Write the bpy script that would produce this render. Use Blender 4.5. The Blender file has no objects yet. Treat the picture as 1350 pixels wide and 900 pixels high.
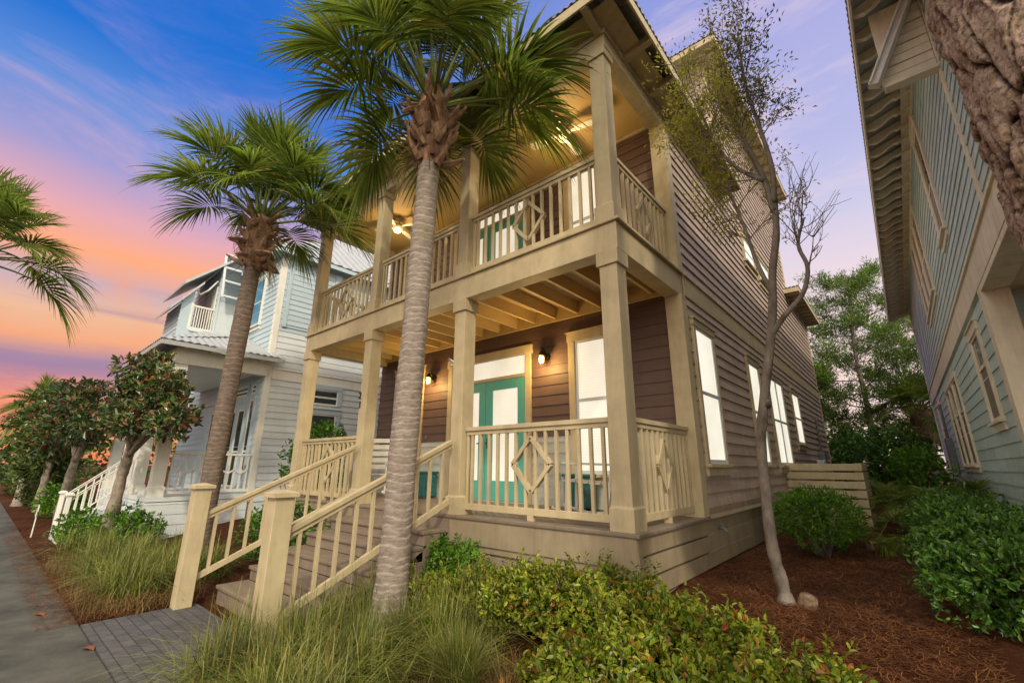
import bpy, math, random
import numpy as np
from mathutils import Vector, Matrix, noise as mnoise
random.seed(7)
rng = np.random.default_rng(11)
scene = bpy.context.scene
col = scene.collection
RAD = math.radians

# ------------------------------------------------------------------ helpers
def lin(r, g, b):
    f = lambda c: (c / 12.92 if c <= .04045 else ((c + .055) / 1.055) ** 2.4)
    return (f(r / 255), f(g / 255), f(b / 255), 1)

def tag(o, label=None, cat=None, group=None, kind=None):
    if label: o['label'] = label
    if cat: o['category'] = cat
    if group: o['group'] = group
    if kind: o['kind'] = kind
    return o

def thing(name, label, cat, loc=(0, 0, 0), group=None, rz=0):
    o = bpy.data.objects.new(name, None)
    o.empty_display_size = .2
    o.location = loc
    o.rotation_euler.z = rz
    col.objects.link(o)
    return tag(o, label, cat, group)

def link(name, me, mat, parent=None, loc=None):
    o = bpy.data.objects.new(name, me)
    col.objects.link(o)
    for m in (mat if isinstance(mat, (list, tuple)) else [mat]):
        if me.users <= 1 or len(me.materials) == 0:
            me.materials.append(m)
    if parent is not None:
        o.parent = parent
        pl = parent.matrix_world if False else None
    if loc: o.location = loc
    return o

class MB:
    """collects shapes; build() links them as one mesh object (parent offset removed from the vertices)"""
    def __init__(s): s.v = []; s.f = []; s.sm = []
    def add(s, vs, fs, smooth=False):
        b = len(s.v); s.v += [tuple(p) for p in vs]
        s.f += [tuple(i + b for i in f) for f in fs]; s.sm += [smooth] * len(fs)
        return s
    def box(s, x0, x1, y0, y1, z0, z1):
        if x0 > x1: x0, x1 = x1, x0
        if y0 > y1: y0, y1 = y1, y0
        if z0 > z1: z0, z1 = z1, z0
        return s.add([(x0,y0,z0),(x1,y0,z0),(x1,y1,z0),(x0,y1,z0),(x0,y0,z1),(x1,y0,z1),(x1,y1,z1),(x0,y1,z1)],
                     [(0,3,2,1),(4,5,6,7),(0,1,5,4),(1,2,6,5),(2,3,7,6),(3,0,4,7)])
    def beam(s, p, q, w, h, up=(0, 0, 1), vert_ends=False):
        p, q = Vector(p), Vector(q); d = (q - p).normalized(); up = Vector(up)
        sd = d.cross(up)
        sd = sd.normalized() if sd.length > 1e-5 else Vector((1, 0, 0))
        u = sd.cross(d).normalized()
        if vert_ends: u = up
        vs = []
        for c in (p, q):
            for a, b in ((-1, -1), (1, -1), (1, 1), (-1, 1)):
                vs.append(c + sd * (a * w / 2) + u * (b * h / 2))
        return s.add(vs, [(0,1,2,3),(7,6,5,4),(0,4,5,1),(1,5,6,2),(2,6,7,3),(3,7,4,0)])
    def tube(s, pts, rad, n=8, smooth=True, cap=True):
        pts = [Vector(p) for p in pts]
        if not hasattr(rad, '__len__'): rad = [rad] * len(pts)
        ref = Vector((.31, .17, .9)); vs = []; fs = []
        t0 = (pts[1] - pts[0]).normalized(); a = t0.orthogonal().normalized()
        for i, p in enumerate(pts):
            t = (pts[min(i + 1, len(pts) - 1)] - pts[max(i - 1, 0)]).normalized()
            a = (a - t * a.dot(t)); a = a.normalized() if a.length > 1e-6 else t.orthogonal().normalized()
            b = t.cross(a)
            for k in range(n):
                th = 2 * math.pi * k / n
                vs.append(p + (a * math.cos(th) + b * math.sin(th)) * rad[i])
        for i in range(len(pts) - 1):
            for k in range(n):
                fs.append((i*n+k, i*n+(k+1)%n, (i+1)*n+(k+1)%n, (i+1)*n+k))
        if cap:
            fs.append(tuple(range(n))[::-1]); fs.append(tuple((len(pts)-1)*n + k for k in range(n)))
        return s.add(vs, fs, smooth)
    def lathe(s, prof, c, n=20, smooth=True):
        vs = []; fs = []
        for r, z in prof:
            for k in range(n):
                th = 2 * math.pi * k / n; vs.append((c[0] + r*math.cos(th), c[1] + r*math.sin(th), c[2] + z))
        for i in range(len(prof) - 1):
            for k in range(n): fs.append((i*n+k, i*n+(k+1)%n, (i+1)*n+(k+1)%n, (i+1)*n+k))
        return s.add(vs, fs, smooth)
    def poly(s, vs, thick=0, axis=(0, 0, 1)):
        n = len(vs); ax = Vector(axis) * thick
        vs = [Vector(p) for p in vs]
        if not thick: return s.add(vs, [tuple(range(n))])
        return s.add(vs + [p + ax for p in vs], [tuple(range(n))[::-1], tuple(range(n, 2*n))] +
                     [(i, (i+1) % n, n + (i+1) % n, n + i) for i in range(n)])
    def build(s, name, mat, parent=None, bevel=0):
        me = bpy.data.meshes.new(name)
        off = Vector((0, 0, 0))
        q = parent
        while q is not None: off += Vector(q.location); q = q.parent
        me.from_pydata([(v[0]-off.x, v[1]-off.y, v[2]-off.z) for v in s.v], [], s.f)
        me.polygons.foreach_set('use_smooth', s.sm)
        me.validate(); me.update()
        o = link(name, me, mat, parent)
        if bevel:
            m = o.modifiers.new('Bevel', 'BEVEL'); m.width = bevel; m.segments = 2; m.limit_method = 'ANGLE'; m.angle_limit = RAD(50)
        return o

def np_mesh(name, verts, tris, mat, parent=None, quads=False, smooth=False):
    """mesh from numpy arrays of world positions; faces all tris or all quads"""
    me = bpy.data.meshes.new(name)
    off = Vector((0, 0, 0)); q = parent
    while q is not None: off += Vector(q.location); q = q.parent
    verts = np.asarray(verts, dtype=np.float32) - np.array(off, dtype=np.float32)
    tris = np.asarray(tris, dtype=np.int32); k = tris.shape[1]
    me.vertices.add(len(verts)); me.vertices.foreach_set('co', verts.ravel())
    me.loops.add(tris.size); me.loops.foreach_set('vertex_index', tris.ravel())
    me.polygons.add(len(tris)); me.polygons.foreach_set('loop_start', np.arange(0, tris.size, k, dtype=np.int32))
    me.polygons.foreach_set('use_smooth', np.full(len(tris), smooth))
    me.update(calc_edges=True)
    return link(name, me, mat, parent)

# ------------------------------------------------------------------ materials
def new_mat(name):
    m = bpy.data.materials.new(name); m.use_nodes = True
    nt = m.node_tree; return m, nt, nt.nodes['Principled BSDF']

def N(nt, t, **kw):
    n = nt.nodes.new(t)
    for k, v in kw.items():
        if k in n.inputs: n.inputs[k].default_value = v
        else: setattr(n, k, v)
    return n

def ramp(nt, stops, interp='LINEAR'):
    r = nt.nodes.new('ShaderNodeValToRGB'); e = r.color_ramp.elements
    r.color_ramp.interpolation = interp
    while len(e) < len(stops): e.new(.5)
    for i, (p, c) in enumerate(stops): e[i].position = p; e[i].color = c if len(c) == 4 else (*c, 1)
    return r

def paint(name, c, rough=.55, var=.14, scale=3, stretch=(1, 1, 1), bump=.15, island=.0, grime=.0, spec=.3, fine=60):
    """painted wood / board: broad mottling, fine grain bump, optional tone per board"""
    m, nt, p = new_mat(name); L = nt.links.new
    tc = N(nt, 'ShaderNodeTexCoord'); mp = N(nt, 'ShaderNodeMapping', Scale=stretch); L(tc.outputs['Object'], mp.inputs[0])
    n1 = N(nt, 'ShaderNodeTexNoise', Scale=scale, Detail=6, Roughness=.62); L(mp.outputs[0], n1.inputs['Vector'])
    a = tuple(x * (1 - var) for x in c[:3]); b = tuple(min(1, x * (1 + var)) for x in c[:3])
    r = ramp(nt, [(.3, a), (.7, b)]); L(n1.outputs[0], r.inputs[0]); out = r.outputs[0]
    if island:
        g = N(nt, 'ShaderNodeNewGeometry'); mr = N(nt, 'ShaderNodeMapRange'); mr.inputs['To Min'].default_value = 1 - island; mr.inputs['To Max'].default_value = 1 + island
        L(g.outputs['Random Per Island'], mr.inputs[0]); hs = N(nt, 'ShaderNodeHueSaturation'); L(out, hs.inputs['Color']); L(mr.outputs[0], hs.inputs['Value']); out = hs.outputs[0]
    if grime:
        n3 = N(nt, 'ShaderNodeTexNoise', Scale=1.3, Detail=9, Roughness=.7); mp3 = N(nt, 'ShaderNodeMapping', Scale=(5, 5, .7)); L(tc.outputs['Object'], mp3.inputs[0]); L(mp3.outputs[0], n3.inputs['Vector'])
        r3 = ramp(nt, [(.45, (1, 1, 1)), (.75, (1 - grime, 1 - grime * 1.05, 1 - grime * 1.15))]); L(n3.outputs[0], r3.inputs[0])
        mx = N(nt, 'ShaderNodeMix', data_type='RGBA', blend_type='MULTIPLY'); mx.inputs[0].default_value = 1; L(out, mx.inputs[6]); L(r3.outputs[0], mx.inputs[7]); out = mx.outputs[2]
    L(out, p.inputs['Base Color'])
    p.inputs['Roughness'].default_value = rough; p.inputs['Specular IOR Level'].default_value = spec
    n2 = N(nt, 'ShaderNodeTexNoise', Scale=fine, Detail=4); L(mp.outputs[0], n2.inputs['Vector'])
    bp = N(nt, 'ShaderNodeBump', Strength=bump, Distance=.004); L(n2.outputs[0], bp.inputs['Height']); L(bp.outputs[0], p.inputs['Normal'])
    return m

def leafmat(name, cols, rough=.4, trans=.25, spec=.45):
    """leaf colour picked per leaf, plus back-lit translucency"""
    m, nt, p = new_mat(name); L = nt.links.new
    g = N(nt, 'ShaderNodeNewGeometry'); k = len(cols)
    r = ramp(nt, [(i / (k - 1) if k > 1 else 0, c) for i, c in enumerate(cols)]); L(g.outputs['Random Per Island'], r.inputs[0])
    tc = N(nt, 'ShaderNodeTexCoord'); n = N(nt, 'ShaderNodeTexNoise', Scale=2.2, Detail=3); L(tc.outputs['Object'], n.inputs['Vector'])
    mr = N(nt, 'ShaderNodeMapRange'); mr.inputs['From Min'].default_value = .3; mr.inputs['From Max'].default_value = .7; mr.inputs['To Min'].default_value = .55; mr.inputs['To Max'].default_value = 1.35
    L(n.outputs[0], mr.inputs[0]); hs = N(nt, 'ShaderNodeHueSaturation'); L(r.outputs[0], hs.inputs['Color']); L(mr.outputs[0], hs.inputs['Value'])
    L(hs.outputs[0], p.inputs['Base Color']); p.inputs['Roughness'].default_value = rough; p.inputs['Specular IOR Level'].default_value = spec
    t = N(nt, 'ShaderNodeBsdfTranslucent'); L(hs.outputs[0], t.inputs[0])
    mx = N(nt, 'ShaderNodeMixShader'); mx.inputs[0].default_value = trans
    L(p.outputs[0], mx.inputs[1]); L(t.outputs[0], mx.inputs[2]); L(mx.outputs[0], nt.nodes['Material Output'].inputs[0])
    return m

def bark(name, c1, c2, scale=8, stretch=(1, 1, .35), bump=.6, dist=.02, moss=None, rough=.85):
    m, nt, p = new_mat(name); L = nt.links.new
    tc = N(nt, 'ShaderNodeTexCoord'); mp = N(nt, 'ShaderNodeMapping', Scale=stretch); L(tc.outputs['Object'], mp.inputs[0])
    n = N(nt, 'ShaderNodeTexNoise', Scale=scale, Detail=9, Roughness=.7); L(mp.outputs[0], n.inputs['Vector'])
    r = ramp(nt, [(.32, c1), (.68, c2)]); L(n.outputs[0], r.inputs[0]); out = r.outputs[0]
    if moss:
        n3 = N(nt, 'ShaderNodeTexNoise', Scale=2.3, Detail=7, Roughness=.7); L(tc.outputs['Object'], n3.inputs['Vector'])
        r3 = ramp(nt, [(.56, (0, 0, 0)), (.72, (.6, .6, .6))]); L(n3.outputs[0], r3.inputs[0])
        mx = N(nt, 'ShaderNodeMix', data_type='RGBA'); L(r3.outputs[0], mx.inputs[0]); L(out, mx.inputs[6]); mx.inputs[7].default_value = (*moss[:3], 1); out = mx.outputs[2]
    L(out, p.inputs['Base Color']); p.inputs['Roughness'].default_value = rough; p.inputs['Specular IOR Level'].default_value = .2
    n2 = N(nt, 'ShaderNodeTexNoise', Scale=scale * 3, Detail=8, Roughness=.75); L(mp.outputs[0], n2.inputs['Vector'])
    bp = N(nt, 'ShaderNodeBump', Strength=bump, Distance=dist); L(n2.outputs[0], bp.inputs['Height']); L(bp.outputs[0], p.inputs['Normal'])
    return m

def glow(name, c, strength, blinds=0.0):
    """lit window seen from outside: warm room light through a thin blind"""
    m, nt, p = new_mat(name); L = nt.links.new
    tc = N(nt, 'ShaderNodeTexCoord'); sp = N(nt, 'ShaderNodeSeparateXYZ'); L(tc.outputs['Object'], sp.inputs[0])
    n = N(nt, 'ShaderNodeTexNoise', Scale=1.7, Detail=4); L(tc.outputs['Object'], n.inputs['Vector'])
    r = ramp(nt, [(.3, (.86, .85, .80)), (.62, (1, 1, 1))]); L(n.outputs[0], r.inputs[0])
    w = N(nt, 'ShaderNodeMath', operation='MULTIPLY'); w.inputs[1].default_value = 2 * math.pi / .042; L(sp.outputs['Z'], w.inputs[0])
    s = N(nt, 'ShaderNodeMath', operation='SINE'); L(w.outputs[0], s.inputs[0])
    mr = N(nt, 'ShaderNodeMapRange'); mr.inputs['From Min'].default_value = -1; mr.inputs['To Min'].default_value = 1 - blinds; L(s.outputs[0], mr.inputs[0])
    mx = N(nt, 'ShaderNodeMix', data_type='RGBA', blend_type='MULTIPLY'); mx.inputs[0].default_value = 1; L(r.outputs[0], mx.inputs[6]); L(mr.outputs[0], mx.inputs[7])
    m2 = N(nt, 'ShaderNodeMix', data_type='RGBA', blend_type='MULTIPLY'); m2.inputs[0].default_value = 1; L(mx.outputs[2], m2.inputs[6]); m2.inputs[7].default_value = (*c[:3], 1)
    p.inputs['Base Color'].default_value = (.3, .3, .28, 1); p.inputs['Roughness'].default_value = .08
    L(m2.outputs[2], p.inputs['Emission Color']); p.inputs['Emission Strength'].default_value = strength
    return m

def simple(name, c, rough=.5, metal=0, spec=.5, emis=None, es=0):
    m, nt, p = new_mat(name); L = nt.links.new
    tc = N(nt, 'ShaderNodeTexCoord'); n = N(nt, 'ShaderNodeTexNoise', Scale=14, Detail=5); L(tc.outputs['Object'], n.inputs['Vector'])
    r = ramp(nt, [(.3, tuple(x * .88 for x in c[:3])), (.7, tuple(min(1, x * 1.12) for x in c[:3]))]); L(n.outputs[0], r.inputs[0]); L(r.outputs[0], p.inputs['Base Color'])
    p.inputs['Roughness'].default_value = rough; p.inputs['Metallic'].default_value = metal; p.inputs['Specular IOR Level'].default_value = spec
    if emis: p.inputs['Emission Color'].default_value = (*emis[:3], 1); p.inputs['Emission Strength'].default_value = es
    return m

M = {}
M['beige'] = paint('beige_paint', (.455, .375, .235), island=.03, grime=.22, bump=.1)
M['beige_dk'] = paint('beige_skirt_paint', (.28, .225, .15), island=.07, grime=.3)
M['ceil'] = paint('porch_ceiling_paint', (.50, .345, .125), var=.05, stretch=(9, 1, 1), scale=2, bump=.08)
M['joist'] = paint('joist_paint', (.50, .37, .185), var=.1, island=.06, stretch=(4, .5, 4))
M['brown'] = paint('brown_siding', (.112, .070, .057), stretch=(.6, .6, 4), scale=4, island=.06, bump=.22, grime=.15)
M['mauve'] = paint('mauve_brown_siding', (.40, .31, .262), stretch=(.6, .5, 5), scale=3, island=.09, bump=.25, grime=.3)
M['low_siding'] = paint('pale_low_siding', (.44, .46, .42), island=.03)
M['taupe'] = paint('taupe_deck', (.20, .155, .12), stretch=(.6, 3, 3), scale=4, island=.06, grime=.25, bump=.3)
M['teal'] = paint('teal_door_paint', (.085, .36, .30), var=.06, bump=.05, rough=.4, spec=.4)
M['sash'] = paint('grey_white_sash', (.52, .55, .58), var=.04, bump=.03)
M['glow'] = glow('lit_blind', (1, .91, .74), .82, .10)
M['glow2'] = glow('lit_blind_side', (1, .94, .78), .95, .03)
M['white'] = paint('white_paint', (.68, .67, .62), var=.06, grime=.12, bump=.08)
M['rafter'] = paint('neighbour_beige_trim', (.80, .72, .56), var=.1, island=.05, grime=.25)
M['green'] = paint('grey_green_siding', (.50, .62, .60), var=.08, stretch=(.6, .5, 5), scale=3, island=.07, grime=.26, bump=.2)
M['palewhite'] = paint('pale_white_siding', (.56, .60, .63), var=.05, stretch=(.6, .5, 5), island=.03, bump=.15, grime=.08)
M['paleblue'] = paint('pale_blue_siding', (.40, .49, .55), var=.06, stretch=(.5, .6, 5), island=.04, bump=.15)
M['bluepane'] = simple('blue_glass', (.06, .20, .34), .15)
M['shade'] = paint('louver_grey', (.17, .20, .23), var=.12, stretch=(1, 1, 30), bump=.4)
M['blind'] = paint('window_blind_brown', (.19, .155, .115), var=.1, stretch=(1, 1, 30), bump=.4)
M['glass'] = simple('dark_glass', (.03, .045, .05), .06, spec=.8)
M['tin'] = simple('galvanised_roof', (.40, .41, .42), .45, .25)
M['tin_dk'] = simple('weathered_roof_edge', (.38, .38, .35), .6, 0)
M['black'] = simple('black_iron', (.012, .011, .010), .45, .4)
M['chrome'] = simple('brushed_steel', (.55, .56, .58), .25, 1)
M['grey'] = simple('grey_box_metal', (.15, .16, .17), .5, .2)
M['planter'] = paint('teal_glaze', (.03, .13, .13), var=.3, scale=20, rough=.35)
M['lampglass'] = simple('amber_lamp_glass', (.9, .7, .4), .3, emis=(1, .50, .14), es=7)
M['fanlamp'] = simple('fan_lamp_glass', (.9, .75, .4), .3, emis=(1, .70, .30), es=3)
M['fan'] = simple('fan_white', (.62, .58, .44), .45)
M['boots'] = bark('palm_boot_fibre', (.08, .042, .025), (.36, .22, .14), 9, (1, 1, .4), .7, .015)
M['barkgrey'] = bark('grey_smooth_bark', (.07, .055, .045), (.235, .20, .17), 9, (1, 1, .5), .4, .008)
M['barkpine'] = bark('pine_plate_bark', (.05, .032, .022), (.27, .185, .125), 14, (1, 1, .8), .9, .012, moss=(.33, .22, .19))
def flaky():
    m, nt, p = new_mat('flaky_bark'); L = nt.links.new
    at = N(nt, 'ShaderNodeAttribute', attribute_name='crack'); tc = N(nt, 'ShaderNodeTexCoord')
    mpf = N(nt, 'ShaderNodeMapping', Scale=(1, 1, .55)); L(tc.outputs['Object'], mpf.inputs[0]); n = N(nt, 'ShaderNodeTexNoise', Scale=16, Detail=10, Roughness=.78, Distortion=.6); L(mpf.outputs[0], n.inputs['Vector'])
    r = ramp(nt, [(.34, (.16, .10, .065)), (.44, (.36, .26, .18)), (.51, (.50, .41, .32)), (.57, (.34, .22, .19)), (.66, (.66, .58, .49))]); L(n.outputs[0], r.inputs[0])
    n2 = N(nt, 'ShaderNodeTexNoise', Scale=55, Detail=7, Roughness=.8); L(tc.outputs['Object'], n2.inputs['Vector'])
    r2 = ramp(nt, [(.36, (.22, .19, .16)), (.54, (1.1, 1.1, 1.1))]); L(n2.outputs[0], r2.inputs[0])
    m1 = N(nt, 'ShaderNodeMix', data_type='RGBA', blend_type='MULTIPLY'); m1.inputs[0].default_value = 1; L(r.outputs[0], m1.inputs[6]); L(r2.outputs[0], m1.inputs[7])
    rc = ramp(nt, [(.08, (.05, .038, .03)), (.45, (.6, .56, .52)), (.8, (1.1, 1.08, 1.05))]); L(at.outputs['Fac'], rc.inputs[0])
    m2 = N(nt, 'ShaderNodeMix', data_type='RGBA', blend_type='MULTIPLY'); m2.inputs[0].default_value = 1; L(m1.outputs[2], m2.inputs[6]); L(rc.outputs[0], m2.inputs[7])
    L(m2.outputs[2], p.inputs['Base Color']); p.inputs['Roughness'].default_value = .9; p.inputs['Specular IOR Level'].default_value = .15
    bp = N(nt, 'ShaderNodeBump', Strength=1, Distance=.012); L(n2.outputs[0], bp.inputs['Height']); L(bp.outputs[0], p.inputs['Normal'])
    return m
def ringed(name, c1, c2, pale, moss):
    m, nt, p = new_mat(name); L = nt.links.new
    at = N(nt, 'ShaderNodeAttribute', attribute_name='ring'); tc = N(nt, 'ShaderNodeTexCoord'); mp = N(nt, 'ShaderNodeMapping', Scale=(1, 1, 2.2)); L(tc.outputs['Object'], mp.inputs[0])
    n = N(nt, 'ShaderNodeTexNoise', Scale=10, Detail=9, Roughness=.72); L(mp.outputs[0], n.inputs['Vector']); r = ramp(nt, [(.3, c1), (.7, c2)]); L(n.outputs[0], r.inputs[0])
    mp2 = N(nt, 'ShaderNodeMapping', Scale=(9, 9, 60)); L(tc.outputs['Object'], mp2.inputs[0]); n2 = N(nt, 'ShaderNodeTexNoise', Scale=1.4, Detail=6, Roughness=.7); L(mp2.outputs[0], n2.inputs['Vector'])
    ad = N(nt, 'ShaderNodeMath', operation='MULTIPLY_ADD'); ad.inputs[1].default_value = .9; L(n2.outputs[0], ad.inputs[0]); L(at.outputs['Fac'], ad.inputs[2])
    rr_ = ramp(nt, [(.45, (.70, .67, .64)), (.85, (1, 1, 1)), (1.0, (1, 1, 1))]); L(ad.outputs[0], rr_.inputs[0])
    m1 = N(nt, 'ShaderNodeMix', data_type='RGBA', blend_type='MULTIPLY'); m1.inputs[0].default_value = 1; L(r.outputs[0], m1.inputs[6]); L(rr_.outputs[0], m1.inputs[7])
    sc = N(nt, 'ShaderNodeMath', operation='MULTIPLY_ADD'); sc.inputs[1].default_value = 1.0; sc.inputs[2].default_value = -.50; L(ad.outputs[0], sc.inputs[0])
    rp = ramp(nt, [(.45, (0, 0, 0)), (.95, (.7, .7, .7))]); L(sc.outputs[0], rp.inputs[0])
    m2 = N(nt, 'ShaderNodeMix', data_type='RGBA'); L(rp.outputs[0], m2.inputs[0]); L(m1.outputs[2], m2.inputs[6]); m2.inputs[7].default_value = (*pale, 1)
    n3 = N(nt, 'ShaderNodeTexNoise', Scale=2.1, Detail=8, Roughness=.75); L(tc.outputs['Object'], n3.inputs['Vector']); r3 = ramp(nt, [(.57, (0, 0, 0)), (.72, (.55, .55, .55))]); L(n3.outputs[0], r3.inputs[0])
    m3 = N(nt, 'ShaderNodeMix', data_type='RGBA'); L(r3.outputs[0], m3.inputs[0]); L(m2.outputs[2], m3.inputs[6]); m3.inputs[7].default_value = (*moss, 1)
    L(m3.outputs[2], p.inputs['Base Color']); p.inputs['Roughness'].default_value = .88; p.inputs['Specular IOR Level'].default_value = .2
    bp = N(nt, 'ShaderNodeBump', Strength=.7, Distance=.010); L(n2.outputs[0], bp.inputs['Height']); L(bp.outputs[0], p.inputs['Normal'])
    return m
M['flaky'] = flaky()
M['barkpale'] = bark('pale_knotty_bark', (.10, .075, .055), (.40, .34, .28), 7, (1, 1, .7), .9, .02)
M['palmtrunk'] = ringed('grey_ringed_trunk', (.19, .155, .135), (.40, .345, .305), (.56, .51, .46), (.17, .175, .06))
M['palmtrunk2'] = ringed('brown_ringed_trunk', (.10, .075, .06), (.25, .195, .165), (.33, .27, .235), (.10, .09, .04))
M['twig'] = bark('twig_bark', (.09, .07, .055), (.24, .20, .17), 30, (1, 1, .3), .2, .003)
M['frond'] = leafmat('palm_frond_green', [lin(66, 90, 30), lin(106, 128, 44), lin(136, 152, 60), lin(86, 112, 38), lin(180, 172, 76)], .42, .48, .3)
M['petiole'] = simple('frond_stalk', (.11, .135, .035), .65, spec=.2)
M['deadfrond'] = leafmat('dry_frond', [lin(120, 92, 52), lin(150, 124, 78), lin(95, 70, 40)], .7, .15)
M['hawthorn'] = leafmat('hawthorn_leaf', [lin(56, 76, 16), lin(102, 124, 30), lin(146, 160, 46), lin(82, 110, 28), lin(178, 178, 66), lin(122, 138, 40), lin(150, 80, 46)], .38, .3, .35)
M['hedge'] = leafmat('hedge_leaf', [lin(40, 72, 24), lin(68, 112, 36), lin(96, 142, 50), lin(52, 90, 30), lin(120, 154, 62)], .35, .2)
M['bush'] = leafmat('round_bush_leaf', [lin(48, 84, 16), lin(84, 132, 26), lin(114, 154, 40), lin(62, 104, 22)], .45, .32)
M['magnolia'] = leafmat('magnolia_leaf', [lin(36, 66, 34), lin(56, 92, 46), lin(84, 112, 58), lin(44, 78, 42), lin(70, 100, 50), lin(126, 124, 60), lin(110, 86, 50), lin(118, 74, 48), lin(92, 70, 44)], .3, .15, .6)
M['yellowleaf'] = leafmat('spring_leaf', [lin(132, 138, 44), lin(166, 168, 52), lin(186, 182, 60), lin(142, 146, 48), lin(176, 150, 58)], .45, .45)
M['greyleaf'] = leafmat('grey_green_leaf', [lin(84, 90, 54), lin(112, 112, 60), lin(70, 78, 50)], .45, .3)
M['pineneedle'] = leafmat('pine_needles', [lin(50, 80, 24), lin(84, 118, 36), lin(114, 142, 50), lin(62, 94, 30), lin(140, 156, 64)], .5, .35)
M['fargreen'] = leafmat('far_leaf', [lin(44, 66, 24), lin(72, 94, 34), lin(96, 104, 44)], .5, .25)
M['grass'] = leafmat('grass_blade', [lin(46, 62, 18), lin(92, 108, 36), lin(136, 144, 66), lin(66, 84, 28), lin(164, 158, 96), lin(106, 120, 44), lin(150, 128, 78)], .5, .3)
M['drygrass'] = leafmat('dry_grass_blade', [lin(120, 96, 56), lin(92, 68, 38), lin(138, 112, 68)], .7, .2)
M['straw'] = leafmat('pine_straw', [lin(82, 47, 27), lin(114, 70, 42), lin(64, 36, 21), lin(146, 102, 64), lin(94, 52, 30)], .75, .05, .2)
M['deadleaf'] = leafmat('fallen_leaf', [lin(130, 72, 34), lin(96, 50, 26)], .6, .1)

def ground_mat():
    m, nt, p = new_mat('mulch'); L = nt.links.new
    tc = N(nt, 'ShaderNodeTexCoord')
    n1 = N(nt, 'ShaderNodeTexNoise', Scale=1.1, Detail=8, Roughness=.65); L(tc.outputs['Object'], n1.inputs['Vector'])
    mp = N(nt, 'ShaderNodeMapping', Scale=(1, 3.4, 1), Rotation=(0, 0, .5)); L(tc.outputs['Object'], mp.inputs[0])
    n2 = N(nt, 'ShaderNodeTexNoise', Scale=38, Detail=8, Roughness=.75, Distortion=1.2); L(mp.outputs[0], n2.inputs['Vector'])
    r1 = ramp(nt, [(.3, lin(40, 22, 13)), (.5, lin(72, 42, 26)), (.72, lin(106, 68, 44))]); L(n2.outputs[0], r1.inputs[0])
    r2 = ramp(nt, [(.3, (.55, .5, .5)), (.7, (1.15, 1.1, 1.05))]); L(n1.outputs[0], r2.inputs[0])
    mx = N(nt, 'ShaderNodeMix', data_type='RGBA', blend_type='MULTIPLY'); mx.inputs[0].default_value = 1; L(r1.outputs[0], mx.inputs[6]); L(r2.outputs[0], mx.inputs[7])
    L(mx.outputs[2], p.inputs['Base Color']); p.inputs['Roughness'].default_value = .95; p.inputs['Specular IOR Level'].default_value = .1
    bp = N(nt, 'ShaderNodeBump', Strength=.8, Distance=.02); L(n2.outputs[0], bp.inputs['Height']); L(bp.outputs[0], p.inputs['Normal'])
    return m
def concrete_mat():
    m, nt, p = new_mat('concrete'); L = nt.links.new
    tc = N(nt, 'ShaderNodeTexCoord')
    n1 = N(nt, 'ShaderNodeTexNoise', Scale=1.6, Detail=9, Roughness=.7); L(tc.outputs['Object'], n1.inputs['Vector'])
    n2 = N(nt, 'ShaderNodeTexNoise', Scale=120, Detail=5, Roughness=.8); L(tc.outputs['Object'], n2.inputs['Vector'])
    r1 = ramp(nt, [(.32, (.024, .026, .022)), (.46, (.05, .051, .044)), (.70, (.10, .098, .082))]); L(n1.outputs[0], r1.inputs[0])
    r2 = ramp(nt, [(.3, (.78, .78, .78)), (.7, (1.15, 1.15, 1.15))]); L(n2.outputs[0], r2.inputs[0])
    mx = N(nt, 'ShaderNodeMix', data_type='RGBA', blend_type='MULTIPLY'); mx.inputs[0].default_value = 1; L(r1.outputs[0], mx.inputs[6]); L(r2.outputs[0], mx.inputs[7])
    L(mx.outputs[2], p.inputs['Base Color']); p.inputs['Roughness'].default_value = .88
    bp = N(nt, 'ShaderNodeBump', Strength=.35, Distance=.004); L(n2.outputs[0], bp.inputs['Height']); L(bp.outputs[0], p.inputs['Normal'])
    return m
def paver_mat():
    m, nt, p = new_mat('brick_pavers'); L = nt.links.new
    tc = N(nt, 'ShaderNodeTexCoord')
    b = N(nt, 'ShaderNodeTexBrick', Scale=1.0); b.inputs['Brick Width'].default_value = .2; b.inputs['Row Height'].default_value = .1; b.inputs['Mortar Size'].default_value = .006
    b.inputs['Color1'].default_value = (.085, .082, .09, 1); b.inputs['Color2'].default_value = (.06, .058, .066, 1); b.inputs['Mortar'].default_value = (.035, .032, .03, 1)
    L(tc.outputs['Object'], b.inputs['Vector'])
    n1 = N(nt, 'ShaderNodeTexNoise', Scale=9, Detail=8, Roughness=.7); L(tc.outputs['Object'], n1.inputs['Vector'])
    r = ramp(nt, [(.3, (.65, .65, .65)), (.7, (1.25, 1.22, 1.2))]); L(n1.outputs[0], r.inputs[0])
    mx = N(nt, 'ShaderNodeMix', data_type='RGBA', blend_type='MULTIPLY'); mx.inputs[0].default_value = 1; L(b.outputs[0], mx.inputs[6]); L(r.outputs[0], mx.inputs[7])
    L(mx.outputs[2], p.inputs['Base Color']); p.inputs['Roughness'].default_value = .85
    bp = N(nt, 'ShaderNodeBump', Strength=.5, Distance=.006, invert=True); L(b.outputs['Fac'], bp.inputs['Height']); L(bp.outputs[0], p.inputs['Normal'])
    return m
M['ground'] = ground_mat(); M['concrete'] = concrete_mat(); M['paver'] = paver_mat()
M['asphalt'] = simple('asphalt', (.05, .05, .052), .9)

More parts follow.
